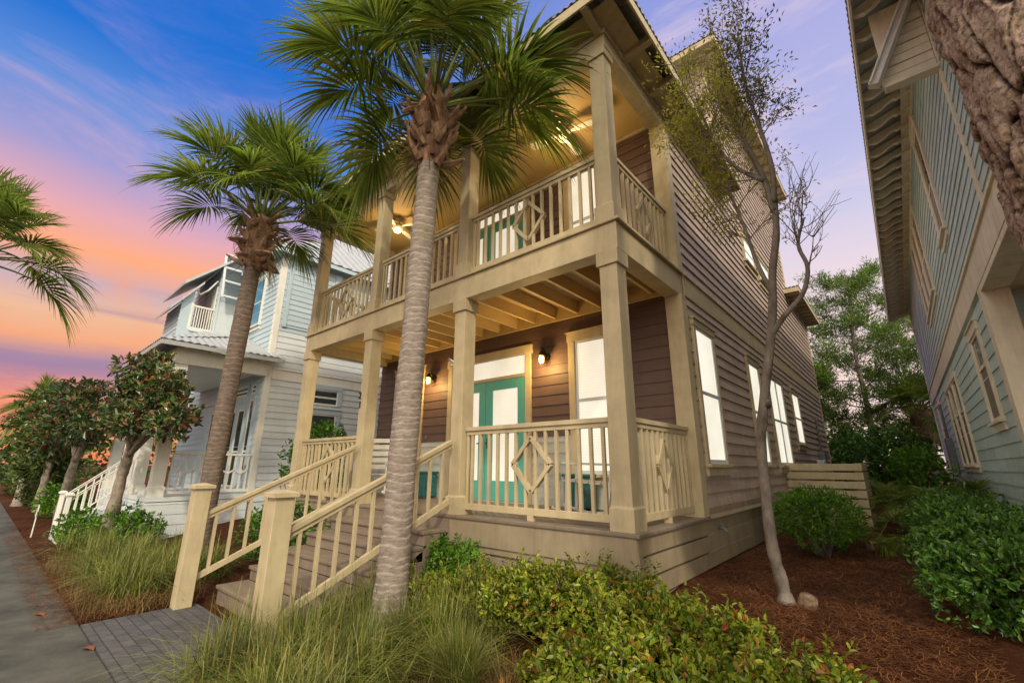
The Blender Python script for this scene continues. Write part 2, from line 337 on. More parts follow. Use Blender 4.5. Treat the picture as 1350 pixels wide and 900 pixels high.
# ------------------------------------------------------------------ camera
cam = bpy.data.cameras.new('camera'); co = bpy.data.objects.new('camera', cam); col.objects.link(co); scene.camera = co
cam.sensor_width = 36; cam.lens = 583.94 / 1350 * 36; cam.clip_end = 3000; cam.clip_start = .05
yaw, pit, rol = RAD(-40.687), RAD(15.709), RAD(.235)
fw = Vector((math.sin(yaw) * math.cos(pit), math.cos(yaw) * math.cos(pit), math.sin(pit)))
rt = Vector((math.cos(yaw), -math.sin(yaw), 0)); up = rt.cross(fw)
rt, up = math.cos(rol) * rt + math.sin(rol) * up, -math.sin(rol) * rt + math.cos(rol) * up
CAM = Vector((1.95, -4.01, 1.16))
mw = Matrix.Identity(4)
for i in range(3): mw[i][0], mw[i][1], mw[i][2], mw[i][3] = rt[i], up[i], -fw[i], CAM[i]
co.matrix_world = mw

# ------------------------------------------------------------------ sky and sun
world = bpy.data.worlds.new('World'); scene.world = world; world.use_nodes = True
nt = world.node_tree; L = nt.links.new; bg = nt.nodes['Background']
SUN = Vector((.62, -.52, .62)).normalized()
sky = N(nt, 'ShaderNodeTexSky', sky_type='NISHITA', sun_disc=False)
sky.sun_elevation = math.asin(SUN.z); sky.sun_rotation = math.atan2(SUN.x, SUN.y)
tc = N(nt, 'ShaderNodeTexCoord'); sp = N(nt, 'ShaderNodeSeparateXYZ'); L(tc.outputs['Generated'], sp.inputs[0])
wob = N(nt, 'ShaderNodeTexNoise', Scale=1.6, Detail=4); mpw = N(nt, 'ShaderNodeMapping', Scale=(1, 1, 3)); L(tc.outputs['Generated'], mpw.inputs[0]); L(mpw.outputs[0], wob.inputs['Vector'])
wz = N(nt, 'ShaderNodeMath', operation='MULTIPLY_ADD'); wz.inputs[1].default_value = .09; L(wob.outputs[0], wz.inputs[0])
zz = N(nt, 'ShaderNodeMath', operation='ADD'); zz.inputs[1].default_value = -.045; L(sp.outputs['Z'], zz.inputs[0]); L(zz.outputs[0], wz.inputs[2])
dusk = ramp(nt, [(0, lin(236, 112, 64)), (.09, lin(236, 120, 78)), (.15, lin(150, 106, 140)), (.19, lin(240, 158, 96)), (.235, lin(236, 178, 132)), (.285, lin(198, 166, 172)), (.33, lin(255, 166, 106)), (.395, lin(228, 164, 170)), (.46, lin(160, 152, 204)), (.53, lin(92, 138, 212)), (.61, lin(12, 108, 206)), (.8, lin(0, 98, 198)), (1, lin(16, 84, 180))])
pale = ramp(nt, [(0, lin(238, 190, 160)), (.2, lin(244, 212, 196)), (.34, lin(236, 214, 218)), (.43, lin(208, 202, 226)), (.55, lin(184, 184, 226)), (.72, lin(170, 170, 222)), (.85, lin(110, 136, 216)), (1, lin(70, 116, 204))])
L(wz.outputs[0], dusk.inputs[0]); L(wz.outputs[0], pale.inputs[0])
fx = N(nt, 'ShaderNodeMapRange', interpolation_type='SMOOTHSTEP'); fx.inputs['From Min'].default_value = -.15; fx.inputs['From Max'].default_value = -.72; L(sp.outputs['X'], fx.inputs[0])
mix1 = N(nt, 'ShaderNodeMix', data_type='RGBA'); L(fx.outputs[0], mix1.inputs[0]); L(pale.outputs[0], mix1.inputs[6]); L(dusk.outputs[0], mix1.inputs[7])
# streaky clouds: pink and peach wisps, thin purple bars low over the sunset
mpc = N(nt, 'ShaderNodeMapping', Scale=(1.7, 1.7, 6.5), Rotation=(.05, -.03, .3)); L(tc.outputs['Generated'], mpc.inputs[0])
cn = N(nt, 'ShaderNodeTexNoise', Scale=1.7, Detail=9, Roughness=.62, Distortion=.5); L(mpc.outputs[0], cn.inputs['Vector'])
cr = ramp(nt, [(.47, (0, 0, 0)), (.56, (.35, .35, .35)), (.66, (.9, .9, .9))]); L(cn.outputs[0], cr.inputs[0]); chi = ramp(nt, [(.34, (1, 1, 1)), (.52, (.6, .6, .6)), (.68, (.12, .12, .12))]); L(sp.outputs['Z'], chi.inputs[0])
cmu = N(nt, 'ShaderNodeMix', data_type='RGBA', blend_type='MULTIPLY'); L(fx.outputs[0], cmu.inputs[0]); L(cr.outputs[0], cmu.inputs[6]); L(chi.outputs[0], cmu.inputs[7])
ccol = ramp(nt, [(.1, lin(255, 140, 60)), (.33, lin(255, 158, 88)), (.5, lin(212, 172, 198)), (.75, lin(176, 156, 214))]); L(sp.outputs['Z'], ccol.inputs[0])
cw = N(nt, 'ShaderNodeMix', data_type='RGBA'); L(fx.outputs[0], cw.inputs[0]); cw.inputs[6].default_value = lin(234, 208, 218); L(ccol.outputs[0], cw.inputs[7])
mix2 = N(nt, 'ShaderNodeMix', data_type='RGBA'); L(cmu.outputs[2], mix2.inputs[0]); L(mix1.outputs[2], mix2.inputs[6]); L(cw.outputs[2], mix2.inputs[7])
mpb = N(nt, 'ShaderNodeMapping', Scale=(1.2, 1.2, 40), Rotation=(.03, .02, 0), Location=(3, 1, 0)); L(tc.outputs['Generated'], mpb.inputs[0])
bn = N(nt, 'ShaderNodeTexNoise', Scale=1.3, Detail=5, Roughness=.5); L(mpb.outputs[0], bn.inputs['Vector'])
br = ramp(nt, [(.56, (0, 0, 0)), (.68, (.55, .55, .55))]); L(bn.outputs[0], br.inputs[0])
bz = ramp(nt, [(.05, (1, 1, 1)), (.24, (.8, .8, .8)), (.32, (0, 0, 0))]); L(sp.outputs['Z'], bz.inputs[0])
bm = N(nt, 'ShaderNodeMath', operation='MULTIPLY'); L(br.outputs[0], bm.inputs[0]); L(bz.outputs[0], bm.inputs[1])
bm2 = N(nt, 'ShaderNodeMath', operation='MULTIPLY'); L(bm.outputs[0], bm2.inputs[0]); L(fx.outputs[0], bm2.inputs[1])
mix3 = N(nt, 'ShaderNodeMix', data_type='RGBA'); L(bm2.outputs[0], mix3.inputs[0]); L(mix2.outputs[2], mix3.inputs[6]); mix3.inputs[7].default_value = lin(150, 108, 142)
# physical sky added at low strength
sk = N(nt, 'ShaderNodeVectorMath', operation='SCALE'); sk.inputs['Scale'].default_value = .02; L(sky.outputs[0], sk.inputs[0])
ad = N(nt, 'ShaderNodeVectorMath', operation='ADD'); L(mix3.outputs[2], ad.inputs[0]); L(sk.outputs[0], ad.inputs[1])
# soft fill: broad pale glow added to the unseen sky behind the viewer
vd = N(nt, 'ShaderNodeVectorMath', operation='DOT_PRODUCT'); vd.inputs[1].default_value = SUN; L(tc.outputs['Generated'], vd.inputs[0])
vg = N(nt, 'ShaderNodeMapRange', interpolation_type='SMOOTHSTEP'); vg.inputs['From Min'].default_value = .12; vg.inputs['From Max'].default_value = .85; L(vd.outputs['Value'], vg.inputs[0])
mg = N(nt, 'ShaderNodeMix', data_type='RGBA'); L(vg.outputs[0], mg.inputs[0]); L(ad.outputs[0], mg.inputs[6]); mg.inputs[7].default_value = (2.75, 2.5, 2.05, 1)
L(mg.outputs[2], bg.inputs['Color']); bg.inputs['Strength'].default_value = 1.0

sl = bpy.data.lights.new('sun', 'SUN'); sl.energy = 2.55; sl.angle = RAD(2.5); sl.color = (1, .88, .68)
so = bpy.data.objects.new('sun', sl); col.objects.link(so); so.rotation_euler = SUN.to_track_quat('Z', 'Y').to_euler()
scene.view_settings.view_transform = 'Standard'; scene.view_settings.look = 'None'; scene.view_settings.exposure = 0
# ------------------------------------------------------------------ frames: ('x', x0, s) = wall at x0 facing s*X ; ('y', y0, s) facing s*Y
def fb(mb, fr, u0, u1, z0, z1, n0, n1):
    a, c, s = fr
    if a == 'x': return mb.box(c + s*n0, c + s*n1, u0, u1, z0, z1)
    return mb.box(u0, u1, c + s*n0, c + s*n1, z0, z1)
def fp(fr, u, z, n):
    a, c, s = fr
    return (c + s*n, u, z) if a == 'x' else (u, c + s*n, z)

def siding(mb, fr, u0, u1, z0, z1, ex=.165, lip=.017, joints=True):
    """lapped boards: each a wedge, thick at its lower edge, laid in lengths with butt joints"""
    z = z0
    while z < z1 - .01:
        zt = min(z + ex, z1); cuts = [u0, u1]
        if joints:
            c = u0 + random.uniform(1.2, 4)
            while c < u1 - .8: cuts.insert(-1, c); c += random.uniform(3, 4.2)
        for a, b in zip(cuts[:-1], cuts[1:]):
            b -= .002
            l = lip + random.uniform(-.002, .003)
            pts = [fp(fr, a, z, 0), fp(fr, b, z, 0), fp(fr, b, z, l), fp(fr, a, z, l), fp(fr, a, zt + .004, .0), fp(fr, b, zt + .004, .0), fp(fr, b, zt + .004, .004), fp(fr, a, zt + .004, .004)]
            mb.add(pts, [(0,1,2,3), (3,2,6,7), (7,6,5,4), (0,3,7,4), (1,5,6,2), (0,4,5,1)])
        z = zt
    return mb

def window(parent, fr, u0, u1, z0, z1, pane='glow', trim='beige', tw=.11, mid=None, vm=0, head=True, sill=True, sashm='sash', low=None, name='window', off=0.0):
    """u0..u1, z0..z1: clear opening. casing > sash, pane, sill"""
    fr = (fr[0], fr[1] + fr[2] * off, fr[2]); mb = MB()
    fb(mb, fr, u0 - tw, u0, z0, z1, .004 - off, .045); fb(mb, fr, u1, u1 + tw, z0, z1, .004 - off, .045)
    fb(mb, fr, u0 - tw - (.015 if head else 0), u1 + tw + (.015 if head else 0), z1, z1 + tw + .02, .004 - off, .052)
    if head: fb(mb, fr, u0 - tw - .03, u1 + tw + .03, z1 + tw + .02, z1 + tw + .045, .004 - off, .075)
    w = mb.build(name, M[trim], parent, .004)
    if sill:
        mb = MB(); fb(mb, fr, u0 - tw - .03, u1 + tw + .03, z0 - .045, z0, .004 - off, .085); fb(mb, fr, u0 - tw, u1 + tw, z0 - .15, z0 - .045, .004 - off, .04)
        mb.build('sill', M[trim], w, .004)
    mid = mid or (z0 + z1) / 2; s = .042; mb = MB()
    for a, b in ((u0, u0 + s), (u1 - s, u1)): fb(mb, fr, a, b, z0, z1, .003 - off, .034)
    for a, b in ((z0, z0 + s * 1.3), (z1 - s, z1), (mid - s * .6, mid + s * .6)): fb(mb, fr, u0 + s, u1 - s, a, b, .003 - off, .032)
    for k in range(vm):
        c = u0 + (u1 - u0) * (k + 1) / (vm + 1); fb(mb, fr, c - .035, c + .035, z0 + s * 1.3, z1 - s, .002 - off, .036)
    mb.build('sash', M[sashm], w, .003)
    mb = MB()
    if low:
        fb(mb, fr, u0 + s, u1 - s, mid, z1 - s, .002 - off, .019); mb.build('pane', M[pane], w)
        mb = MB(); fb(mb, fr, u0 + s, u1 - s, z0 + s, mid, .002 - off, .017); mb.build('blind', M[low], w)
    else:
        fb(mb, fr, u0 + s, u1 - s, z0 + s, z1 - s, .002 - off, .019); mb.build('pane', M[pane], w)
    return w

def railing(parent, p, q, h_top, n, diamond=None, mat='beige', drop=None, mats=None, gap=.035, name='railing', zigzag=False, feet=True):
    """p, q: points on the top-rail line; balusters upright between top and bottom rail"""
    p, q = Vector(p), Vector(q); drop = drop or h_top
    mb = MB(); m = M[mat]; dz = Vector((0, 0, 1)); ws = .55 if mat == 'white' else 1
    mb.beam(p - dz*.025, q - dz*.025, .085*ws, .05*ws, vert_ends=True)
    mb.beam(p - dz*.075, q - dz*.075, .045*ws, .05*ws, vert_ends=True)
    mb.beam(p - dz*drop, q - dz*drop, .045*ws, .075*ws, vert_ends=True)
    if feet and abs(p.z - q.z) < .01:
        c = p.lerp(q, .5); mb.box(c.x - .04, c.x + .04, c.y - .025, c.y + .025, p.z - drop - .10, p.z - drop - .037)
    if feet and abs(p.z - q.z) < .01:
        for e in (p, q):
            ee = e.lerp(p.lerp(q, .5), .02); mb.beam(ee - dz*.099, ee - dz*(drop - .036), .034, .034, up=(q - p).normalized())
    r = mb.build(name, m, parent, .004)
    d = (q - p); fl = Vector((d.x, d.y, 0)).normalized()
    for k in range(n):
        t = (k + .7) / (n + .4); c = p + d * t
        b = MB(); b.beam(c - dz*(drop - .03), c - dz*.08, .036*ws**.6, .036*ws**.6, up=fl, vert_ends=False)
        b.build('baluster', m, r, .003)
    if diamond:
        t, hw, hh, zc = diamond; c = p + d * t; c.z = zc
        side = Vector((fl.y, -fl.x, 0))
        b = MB()
        k = [c + fl*hw, c + dz*hh, c - fl*hw, c - dz*hh]
        for i in range(4):
            b.beam(k[i], k[(i+1) % 4], .045, .058, up=side)
        b.build('diamond_ornament', m, r)
    return r

def post(parent, x, y, z0, z1, w=.21, base=True, cap=.17, mat='beige', name='post'):
    mb = MB(); h = w / 2
    mb.box(x-h, x+h, y-h, y+h, z0, z1)
    o = mb.build(name, M[mat], parent, .006)
    if cap:
        mb = MB(); mb.box(x-h-.025, x+h+.025, y-h-.025, y+h+.025, z1 - cap, z1 - .002); mb.build('cap', M[mat], o, .006)
    if base:
        mb = MB(); mb.box(x-h-.022, x+h+.022, y-h-.022, y+h+.022, z0 + .001, z0 + .2)
        mb.add([(x-h-.022,y-h-.022,z0+.2),(x+h+.022,y-h-.022,z0+.2),(x+h+.022,y+h+.022,z0+.2),(x-h-.022,y+h+.022,z0+.2),(x-h,y-h,z0+.225),(x+h,y-h,z0+.225),(x+h,y+h,z0+.225),(x-h,y+h,z0+.225)],
               [(0,1,5,4),(1,2,6,5),(2,3,7,6),(3,0,4,7)]); mb.build('base', M[mat], o)
    return o

def corrugated(mb, a, b, up_vec, n_per=6, wave=.10, amp=.012, ridge_in=None):
    """sheet whose lower edge runs a->b and which climbs along up_vec; top edge clipped toward ridge_in = (ta, tb) fractions"""
    a, b, u = Vector(a), Vector(b), Vector(up_vec); d = b - a; ln = d.length; nn = int(ln / wave * n_per); nrm = d.normalized().cross(u.normalized())
    if nrm.z < 0: nrm = -nrm
    f0, f1 = ridge_in or (0, 1); vs = []; fs = []
    for i in range(nn + 1):
        t = i / nn; off = nrm * (amp * math.sin(t * ln / wave * 2 * math.pi))
        lo = a + d*t
        k = min(1, t / f0 if f0 > 0 else 1, (1 - t) / (1 - f1) if f1 < 1 else 1)
        hi = lo + u * k
        vs += [lo + off, hi + off, lo + off + nrm*.008, hi + off + nrm*.008]
    for i in range(nn):
        j = 4*i
        fs += [(j, j+4, j+5, j+1), (j+2, j+3, j+7, j+6), (j, j+2, j+6, j+4)]
    mb.add(vs, fs); return mb

# ================================================================== MAIN HOUSE
house = thing('house', 'brown lapped two-storey house with beige double porch and teal French doors', 'house', (-3.6, 6.5, 0))
XL, FY, YB = -7.2, 1.87, 14.9
DK, UD = .58, 3.79
FR = ('y', FY, -1); SD = ('x', 0.0, 1); SL = ('x', XL, -1)
# walls
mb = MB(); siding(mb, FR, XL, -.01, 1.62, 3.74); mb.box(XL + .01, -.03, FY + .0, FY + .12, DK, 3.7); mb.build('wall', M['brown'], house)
mb = MB(); siding(mb, FR, XL, -.01, DK + .12, 1.62); fb(mb, FR, XL, -.1, DK, DK + .12, .002, .03); mb.build('lower_siding', M['low_siding'], house)  # lower boards of the front wall, coloured paler up to rail height
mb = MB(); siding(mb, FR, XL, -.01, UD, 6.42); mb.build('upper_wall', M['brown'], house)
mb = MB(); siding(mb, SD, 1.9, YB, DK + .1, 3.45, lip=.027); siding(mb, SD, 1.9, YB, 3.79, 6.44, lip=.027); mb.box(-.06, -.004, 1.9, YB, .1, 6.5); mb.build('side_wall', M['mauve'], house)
mb = MB(); siding(mb, SL, 1.9, YB, DK + .1, 6.44, joints=False); mb.box(XL + .004, XL + .06, 1.9, YB, .1, 6.5); mb.box(XL, -.06, YB - .1, YB, .1, 6.5); mb.build('rear_wall', M['mauve'], house)
# third storey block
T0, T1, TZ = 4.72, 11.5, 9.98
mb = MB(); siding(mb, SD, T0, T1, 6.44, TZ, lip=.027); siding(mb, ('y', T0, -1), XL, 0, 7.2, TZ, joints=False); mb.box(XL + .01, -.004, T0 + .004, T1, 6.5, TZ); mb.build('top_storey_wall', M['mauve'], house)
# corner boards, belly band, skirt
for q_ in ((1.74, 1.92, DK, 3.43, -.2, .030), (1.74, 1.92, UD, 6.21, -.2, .030), (YB - .16, YB + .02, DK, 6.4, -.1, .034), (T1 - .14, T1 + .01, 6.44, TZ, 0, .034), (T0 - .01, T0 + .14, 6.44, TZ, 0, .034)):
    mb = MB(); fb(mb, SD, *q_); mb.build('corner_board', M['beige'], house, .004)
mb = MB(); fb(mb, SD, 1.92, YB, 3.45, 3.75, 0, .028); fb(mb, SD, 1.92, YB, 3.75, 3.785, 0, .05); mb.build('belly_band', M['beige'], house, .004)
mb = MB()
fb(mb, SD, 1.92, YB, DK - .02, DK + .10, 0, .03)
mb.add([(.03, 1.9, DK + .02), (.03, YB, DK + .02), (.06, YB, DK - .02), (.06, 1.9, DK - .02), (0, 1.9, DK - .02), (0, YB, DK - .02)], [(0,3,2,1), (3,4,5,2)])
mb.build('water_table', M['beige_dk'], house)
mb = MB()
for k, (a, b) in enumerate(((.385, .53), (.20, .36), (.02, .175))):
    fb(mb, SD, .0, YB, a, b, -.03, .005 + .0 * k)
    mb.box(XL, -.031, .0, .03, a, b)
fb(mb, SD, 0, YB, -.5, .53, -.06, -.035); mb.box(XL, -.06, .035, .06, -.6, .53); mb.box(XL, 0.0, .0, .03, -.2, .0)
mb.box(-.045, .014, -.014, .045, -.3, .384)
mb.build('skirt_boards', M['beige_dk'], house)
# lower deck and stairs
mb = MB(); mb.box(XL - .02, .035, -.035, FY + .02, .535, DK)
for k in range(13): pass
mb.build('lower_deck', M['taupe'], house, .012)
mb = MB(); mb.box(XL, -.0, -.018, .02, .27, .534); mb.box(-.02, .008, -.008, 1.9, .385, .534); mb.build('deck_fascia', M['beige_dk'], house)
SX0, SX1 = -4.70, -2.50
st = MB()
mbt = []
for k in range(1, 6):
    z = DK - .165 * k; yf = -.05 - .345 * k
    m2 = MB(); m2.box(SX0, SX1, yf - .025, yf + .345 - .002, z - .04, z); m2.box(SX0 + .01, SX1 - .01, yf, yf + .345 - .004, z - (.165 if k < 5 else .30), z - .042)
    mbt.append(m2)
for s in (SX0 + .03, SX1 - .03):
    st.poly([(s - .02, -.07, .36), (s - .02, -.07, -.3), (s - .02, -1.4, -.5), (s - .02, -1.72, -.5), (s - .02, -1.72, -.42)], .04, (1, 0, 0))
st.box(SX0, SX1, -.06, -.03, .37, .53)
so_ = st.build('stairs', M['taupe'], house)
for m2 in mbt: m2.build('step', M['taupe'], so_, .008)
def newel(x, y, z0, z1, parent, mat='beige', w=.175):
    h = w / 2; mb = MB(); mb.box(x-h, x+h, y-h, y+h, z0, z1 - .05); o = mb.build('newel_post', M[mat], parent, .006)
    mb = MB(); mb.box(x-h-.03, x+h+.03, y-h-.03, y+h+.03, z1 - .052, z1 - .012)
    mb.add([(x-h-.03,y-h-.03,z1-.012),(x+h+.03,y-h-.03,z1-.012),(x+h+.03,y+h+.03,z1-.012),(x-h-.03,y+h+.03,z1-.012),(x-.03,y-.03,z1+.012),(x+.03,y-.03,z1+.012),(x+.03,y+.03,z1+.012),(x-.03,y+.03,z1+.012)],
           [(0,1,5,4),(1,2,6,5),(2,3,7,6),(3,0,4,7),(4,5,6,7)])
    mb.build('cap', M[mat], o, .004); return o
for x in (-4.74, -2.46):
    newel(x, -2.12, -.55, .93, house)
    railing(house, (x, -2.04, .60), (x, -.08, 1.48), .8, 10, drop=.74, name='stair_railing')
# posts, rails, beams
PX = (-.13, -2.46, -4.79, -7.08)
for x in PX:
    post(house, x, .10, DK, 3.43)
    post(house, x, .10, UD + .002, 6.21, w=.20, cap=.12)
mb = MB()
for a_, b_ in ((XL - .01, -4.86), (-4.857, -2.40), (-2.397, 0)): mb.box(a_, b_, -.01, .20, 3.43, 3.752)
mb.box(-.21, .0, .20, 1.92, 3.43, 3.752); mb.box(XL - .01, XL + .2, .2, 1.92, 3.43, 3.752)
mb.box(XL + .2, -.21, .2, .26, 3.50, 3.752)
mb.build('porch_beam', M['beige'], house, .005)
mb = MB(); mb.box(XL - .04, .045, -.045, FY, 3.754, UD); mb.build('upper_deck', M['beige'], house, .008)
mb = MB(); mb.box(XL + .2, -.21, .26, FY - .02, 3.738, 3.752); mb.build('deck_underside', M['joist'], house)
jm = None
for k in range(16):
    x = XL + .42 + k * .425
    if x > -.3: break
    b = MB(); b.box(x - .022, x + .022, .262, FY - .06, 3.545, 3.736); b.build('joist', M['joist'], house)
mb = MB(); mb.box(XL + .2, -.21, FY - .058, FY - .02, 3.50, 3.736); mb.build('ledger_board', M['joist'], house)
mb = MB()
for a_, b_ in ((XL - .01, -4.70), (-4.697, -2.55), (-2.547, 0)): mb.box(a_, b_, .0, .2, 6.212, 6.43)
mb.box(-.2, .0, .2, 1.92, 6.212, 6.43); mb.box(XL - .01, XL + .2, .2, 1.92, 6.212, 6.43)
mb.box(XL - .035, .025, -.025, .1, 6.39, 6.50); mb.box(-.1, .025, .1, T0, 6.39, 6.50); mb.box(XL - .035, XL + .1, .1, T0, 6.39, 6.5)
mb.build('upper_beam', M['beige'], house, .005)
mb = MB(); mb.box(XL + .19, -.19, .19, FY + .0, 6.40, 6.43); mb.build('porch_ceiling', M['ceil'], house)
mb = MB(); mb.box(XL + .2, -.2, FY - .055, FY - .01, 6.345, 6.398); mb.box(XL + .2, -.2, .2, .235, 6.35, 6.398); mb.build('ceiling_trim', M['beige'], house, .008)
# railings
def seg(x0, x1, zt, zd, n, dia, zc, nm):
    railing(house, (x0, .10, zt), (x1, .10, zt), 1, n, dia, drop=zt - zd - .095, name=nm)
zl, zu = 1.645, 4.755
seg(PX[1] + .12, PX[0] - .12, zl, DK, 14, (.505, .275, .30, 1.18), 1.18, 'railing')
seg(PX[3] + .12, PX[2] - .12, zl, DK, 14, (.5, .275, .30, 1.18), 1.18, 'railing')
for i in range(3):
    seg(PX[i+1] + .12, PX[i] - .12, zu, UD, 14, (.5, .26, .28, 4.29) if i != 1 else None, 4.3, 'upper_railing')
for z, zd, nm in ((zl, DK, 'railing'), (zu, UD, 'upper_railing')):
    railing(house, (-.10, .22, z), (-.10, 1.74, z), 1, 11, (.5, .20, .28, z - .47), drop=z - zd - .095, name=nm)
    mb = MB(); xx = XL + .12
    mb.box(xx - .04, xx + .04, .22, 1.85, z - .05, z); mb.box(xx - .025, xx + .025, .22, 1.85, zd + .06, zd + .13)
    for k in range(11): y = .32 + k * .14; mb.box(xx - .018, xx + .018, y - .018, y + .018, zd + .13, z - .05)
    mb.build('end_' + nm, M['beige'], house)
# eaves: hip roof of front block, look-outs, fascia
EO = .42
def hip(parent, x0, x1, y0, y1, z, pitch, top_in, mat_top='tin', fas='beige', wave=.1, name='roof'):
    h = top_in * pitch
    mb = MB()
    corrugated(mb, (x1, y0, z), (x0, y0, z), (0, top_in, h), ridge_in=(top_in/(x1-x0), 1 - top_in/(x1-x0)), wave=wave)
    corrugated(mb, (x1, y1, z), (x1, y0, z), (-top_in, 0, h), ridge_in=(top_in/(y1-y0), 1 - top_in/(y1-y0)), wave=wave)
    corrugated(mb, (x0, y0, z), (x0, y1, z), (top_in, 0, h), ridge_in=(top_in/(y1-y0), 1 - top_in/(y1-y0)), wave=wave)
    corrugated(mb, (x0, y1, z), (x1, y1, z), (0, -top_in, h), ridge_in=(top_in/(x1-x0), 1 - top_in/(x1-x0)), wave=wave)
    mb.box(x0 + top_in - .05, x1 - top_in + .05, y0 + top_in - .05, y1 - top_in + .05, z + h - .06, z + h + .03)
    return mb.build(name, M[mat_top], parent)
hip(house, XL - EO, EO, -EO, T0 + .1, 6.64, .38, 2.3)
hip(house, XL - EO, EO, T1 - .55, YB + EO, 6.42, .38, 1.9)
hip(house, XL - .45, .45, 4.25, 11.98, 10.02, .45, 3.6)
mb = MB()
for x0, x1, y0, y1, z in ((XL - EO, EO, -EO, T0 + .08, 6.63), (XL - EO, EO, T1 - .55, YB + EO, 6.41), (XL - .45, .45, 4.25, 11.98, 10.01)):
    mb.box(x0 + .012, x1 - .012, y0 + .012, y0 + .04, z - .15, z - .012); mb.box(x0 + .012, x1 - .012, y1 - .04, y1 - .012, z - .15, z - .012)
    mb.box(x1 - .04, x1 - .012, y0 + .04, y1 - .04, z - .15, z - .012); mb.box(x0 + .012, x0 + .04, y0 + .04, y1 - .04, z - .15, z - .012)
mb.build('fascia', M['beige'], house, .004)
# sloping frieze board above the porch beam
mb = MB()
mb.poly([(XL, -.01, 6.50), (0, -.01, 6.50), (-.02, .05, 6.74), (XL + .02, .05, 6.74)], .02, (0, 1, 0))
mb.poly([(.01, 0, 6.50), (.01, T0, 6.50), (-.05, T0, 6.74), (-.05, .02, 6.74)], .02, (-1, 0, 0))
mb.poly([(XL - .02, -.03, 6.475), (.03, -.03, 6.475), (.25, -.25, 6.53), (XL - .25, -.25, 6.53)], .018); mb.poly([(.03, -.03, 6.475), (.03, T0, 6.475), (.25, T0, 6.53), (.25, -.25, 6.53)], .018); mb.build('frieze', M['beige'], house)
def lookout(p, q):
    b = MB(); b.beam(p, q, .085, .10); b.build('look_out', M['beige'], house, .004)
for k in range(9):
    x = XL + .1 + k * .88; lookout((x, -.02, 6.44), (x, -EO + .035, 6.515))
for k in range(6):
    y = .55 + k * .78; lookout((.02, y, 6.44), (EO - .035, y, 6.515))
for k in range(10):
    y = T1 - .3 + k * .42
    if y < YB + .2: lookout((0, y, 6.30), (EO - .04, y, 6.29))
for k in range(15):
    y = 4.6 + k * .5; lookout((0, y, 9.90), (.38, y, 9.885))
for k in range(9):
    x = XL + .2 + k * .85; lookout((x, T0, 9.90), (x, 4.32, 9.885))
mb = MB(); mb.box(-.02, .02, T0 - .02, T1, 9.70, 9.985); mb.box(XL, -.02, T0 - .03, T0 - .012, 9.7, 9.985); mb.box(.0, .02, T1, YB, 6.12, 6.4)
mb.box(.022, .41, T0 - .4, T1 + .4, 9.935, 9.95); mb.box(XL - .4, .02, 4.30, T0 - .035, 9.937, 9.952); mb.box(.022, .40, T1 - .5, YB + .38, 6.345, 6.36); mb.build('soffit_board', M['beige'], house)
# windows and doors
dr = MB()   # French door frame
fb(dr, FR, -4.75, -4.63, DK, 3.05, .004, .05); fb(dr, FR, -2.77, -2.65, DK, 3.05, .004, .05); fb(dr, FR, -4.78, -2.62, 3.05, 3.20, .004, .058); fb(dr, FR, -4.63, -2.77, 2.655, 2.715, .003, .046)
df = dr.build('door_frame', M['beige'], house, .004)
mb = MB(); fb(mb, FR, -4.61, -2.79, 2.72, 3.04, .003, .02); mb.build('transom_pane', M['glow'], df)
def leaf(u0, u1, z0, z1, hside):
    mb = MB(); a, t, bt = .165, .17, .32
    fb(mb, FR, u0, u0 + a, z0, z1, .005, .042); fb(mb, FR, u1 - a, u1, z0, z1, .005, .042); fb(mb, FR, u0 + a, u1 - a, z1 - t, z1, .005, .042); fb(mb, FR, u0 + a, u1 - a, z0, z0 + bt, .005, .042)
    d = mb.build('door', M['teal'], house, .004)
    mb = MB(); fb(mb, FR, u0 + a, u1 - a, z0 + bt, z1 - t, .004, .02); mb.build('pane', M['glow'], d)
    h = u0 + .06 if hside < 0 else u1 - .06
    mb = MB(); p = fp(FR, h, z0 + .95, .042); mb.tube([p, fp(FR, h, z0 + .95, .09)], .012, 8); mb.tube([fp(FR, h, z0 + .95, .085), fp(FR, h - .1 * hside, z0 + .95, .085)], .011, 8); fb(mb, FR, h - .02, h + .02, z0 + .86, z0 + 1.04, .04, .048)
    mb.build('handle', M['black'], d)
leaf(-4.625, -3.705, DK + .02, 2.65, 1); leaf(-3.695, -2.775, DK + .02, 2.65, -1)
leaf(-4.625, -3.705, UD + .02, 5.86, 1); leaf(-3.695, -2.775, UD + .02, 5.86, -1)
dr = MB()
fb(dr, FR, -4.75, -4.63, UD, 6.16, .004, .05); fb(dr, FR, -2.77, -2.65, UD, 6.16, .004, .05); fb(dr, FR, -4.78, -2.62, 6.16, 6.29, .004, .058); fb(dr, FR, -4.63, -2.77, 5.865, 5.92, .003, .046)
df2 = dr.build('upper_door_frame', M['beige'], house, .004)
mb = MB(); fb(mb, FR, -4.61, -2.79, 5.93, 6.15, .003, .02); mb.build('transom_pane', M['glow'], df2)
for z0, z1, md in ((1.05, 3.09, 2.14), (4.22, 6.15, 5.2)):
    window(house, FR, -1.76, -.99, z0, z1, 'glow', mid=md, tw=.12)
    window(house, FR, -6.46, -5.67, z0, z1, 'glow', mid=md, tw=.12)
for a, b, z0, z1, vm in ((2.03, 2.92, 1.2, 3.05, 0), (4.85, 5.72, 1.2, 3.05, 0), (6.42, 7.95, 1.2, 3.02, 1), (9.0, 10.05, 1.72, 3.0, 0), (6.05, 7.0, 5.55, 6.15, 0), (7.35, 8.6, 5.52, 6.15, 0)):
    window(house, SD, a + .06, b - .06, z0, z1, 'glow2', tw=.07, vm=vm, mid=z0 + (z1 - z0) * .5, name='side_window', off=.014)
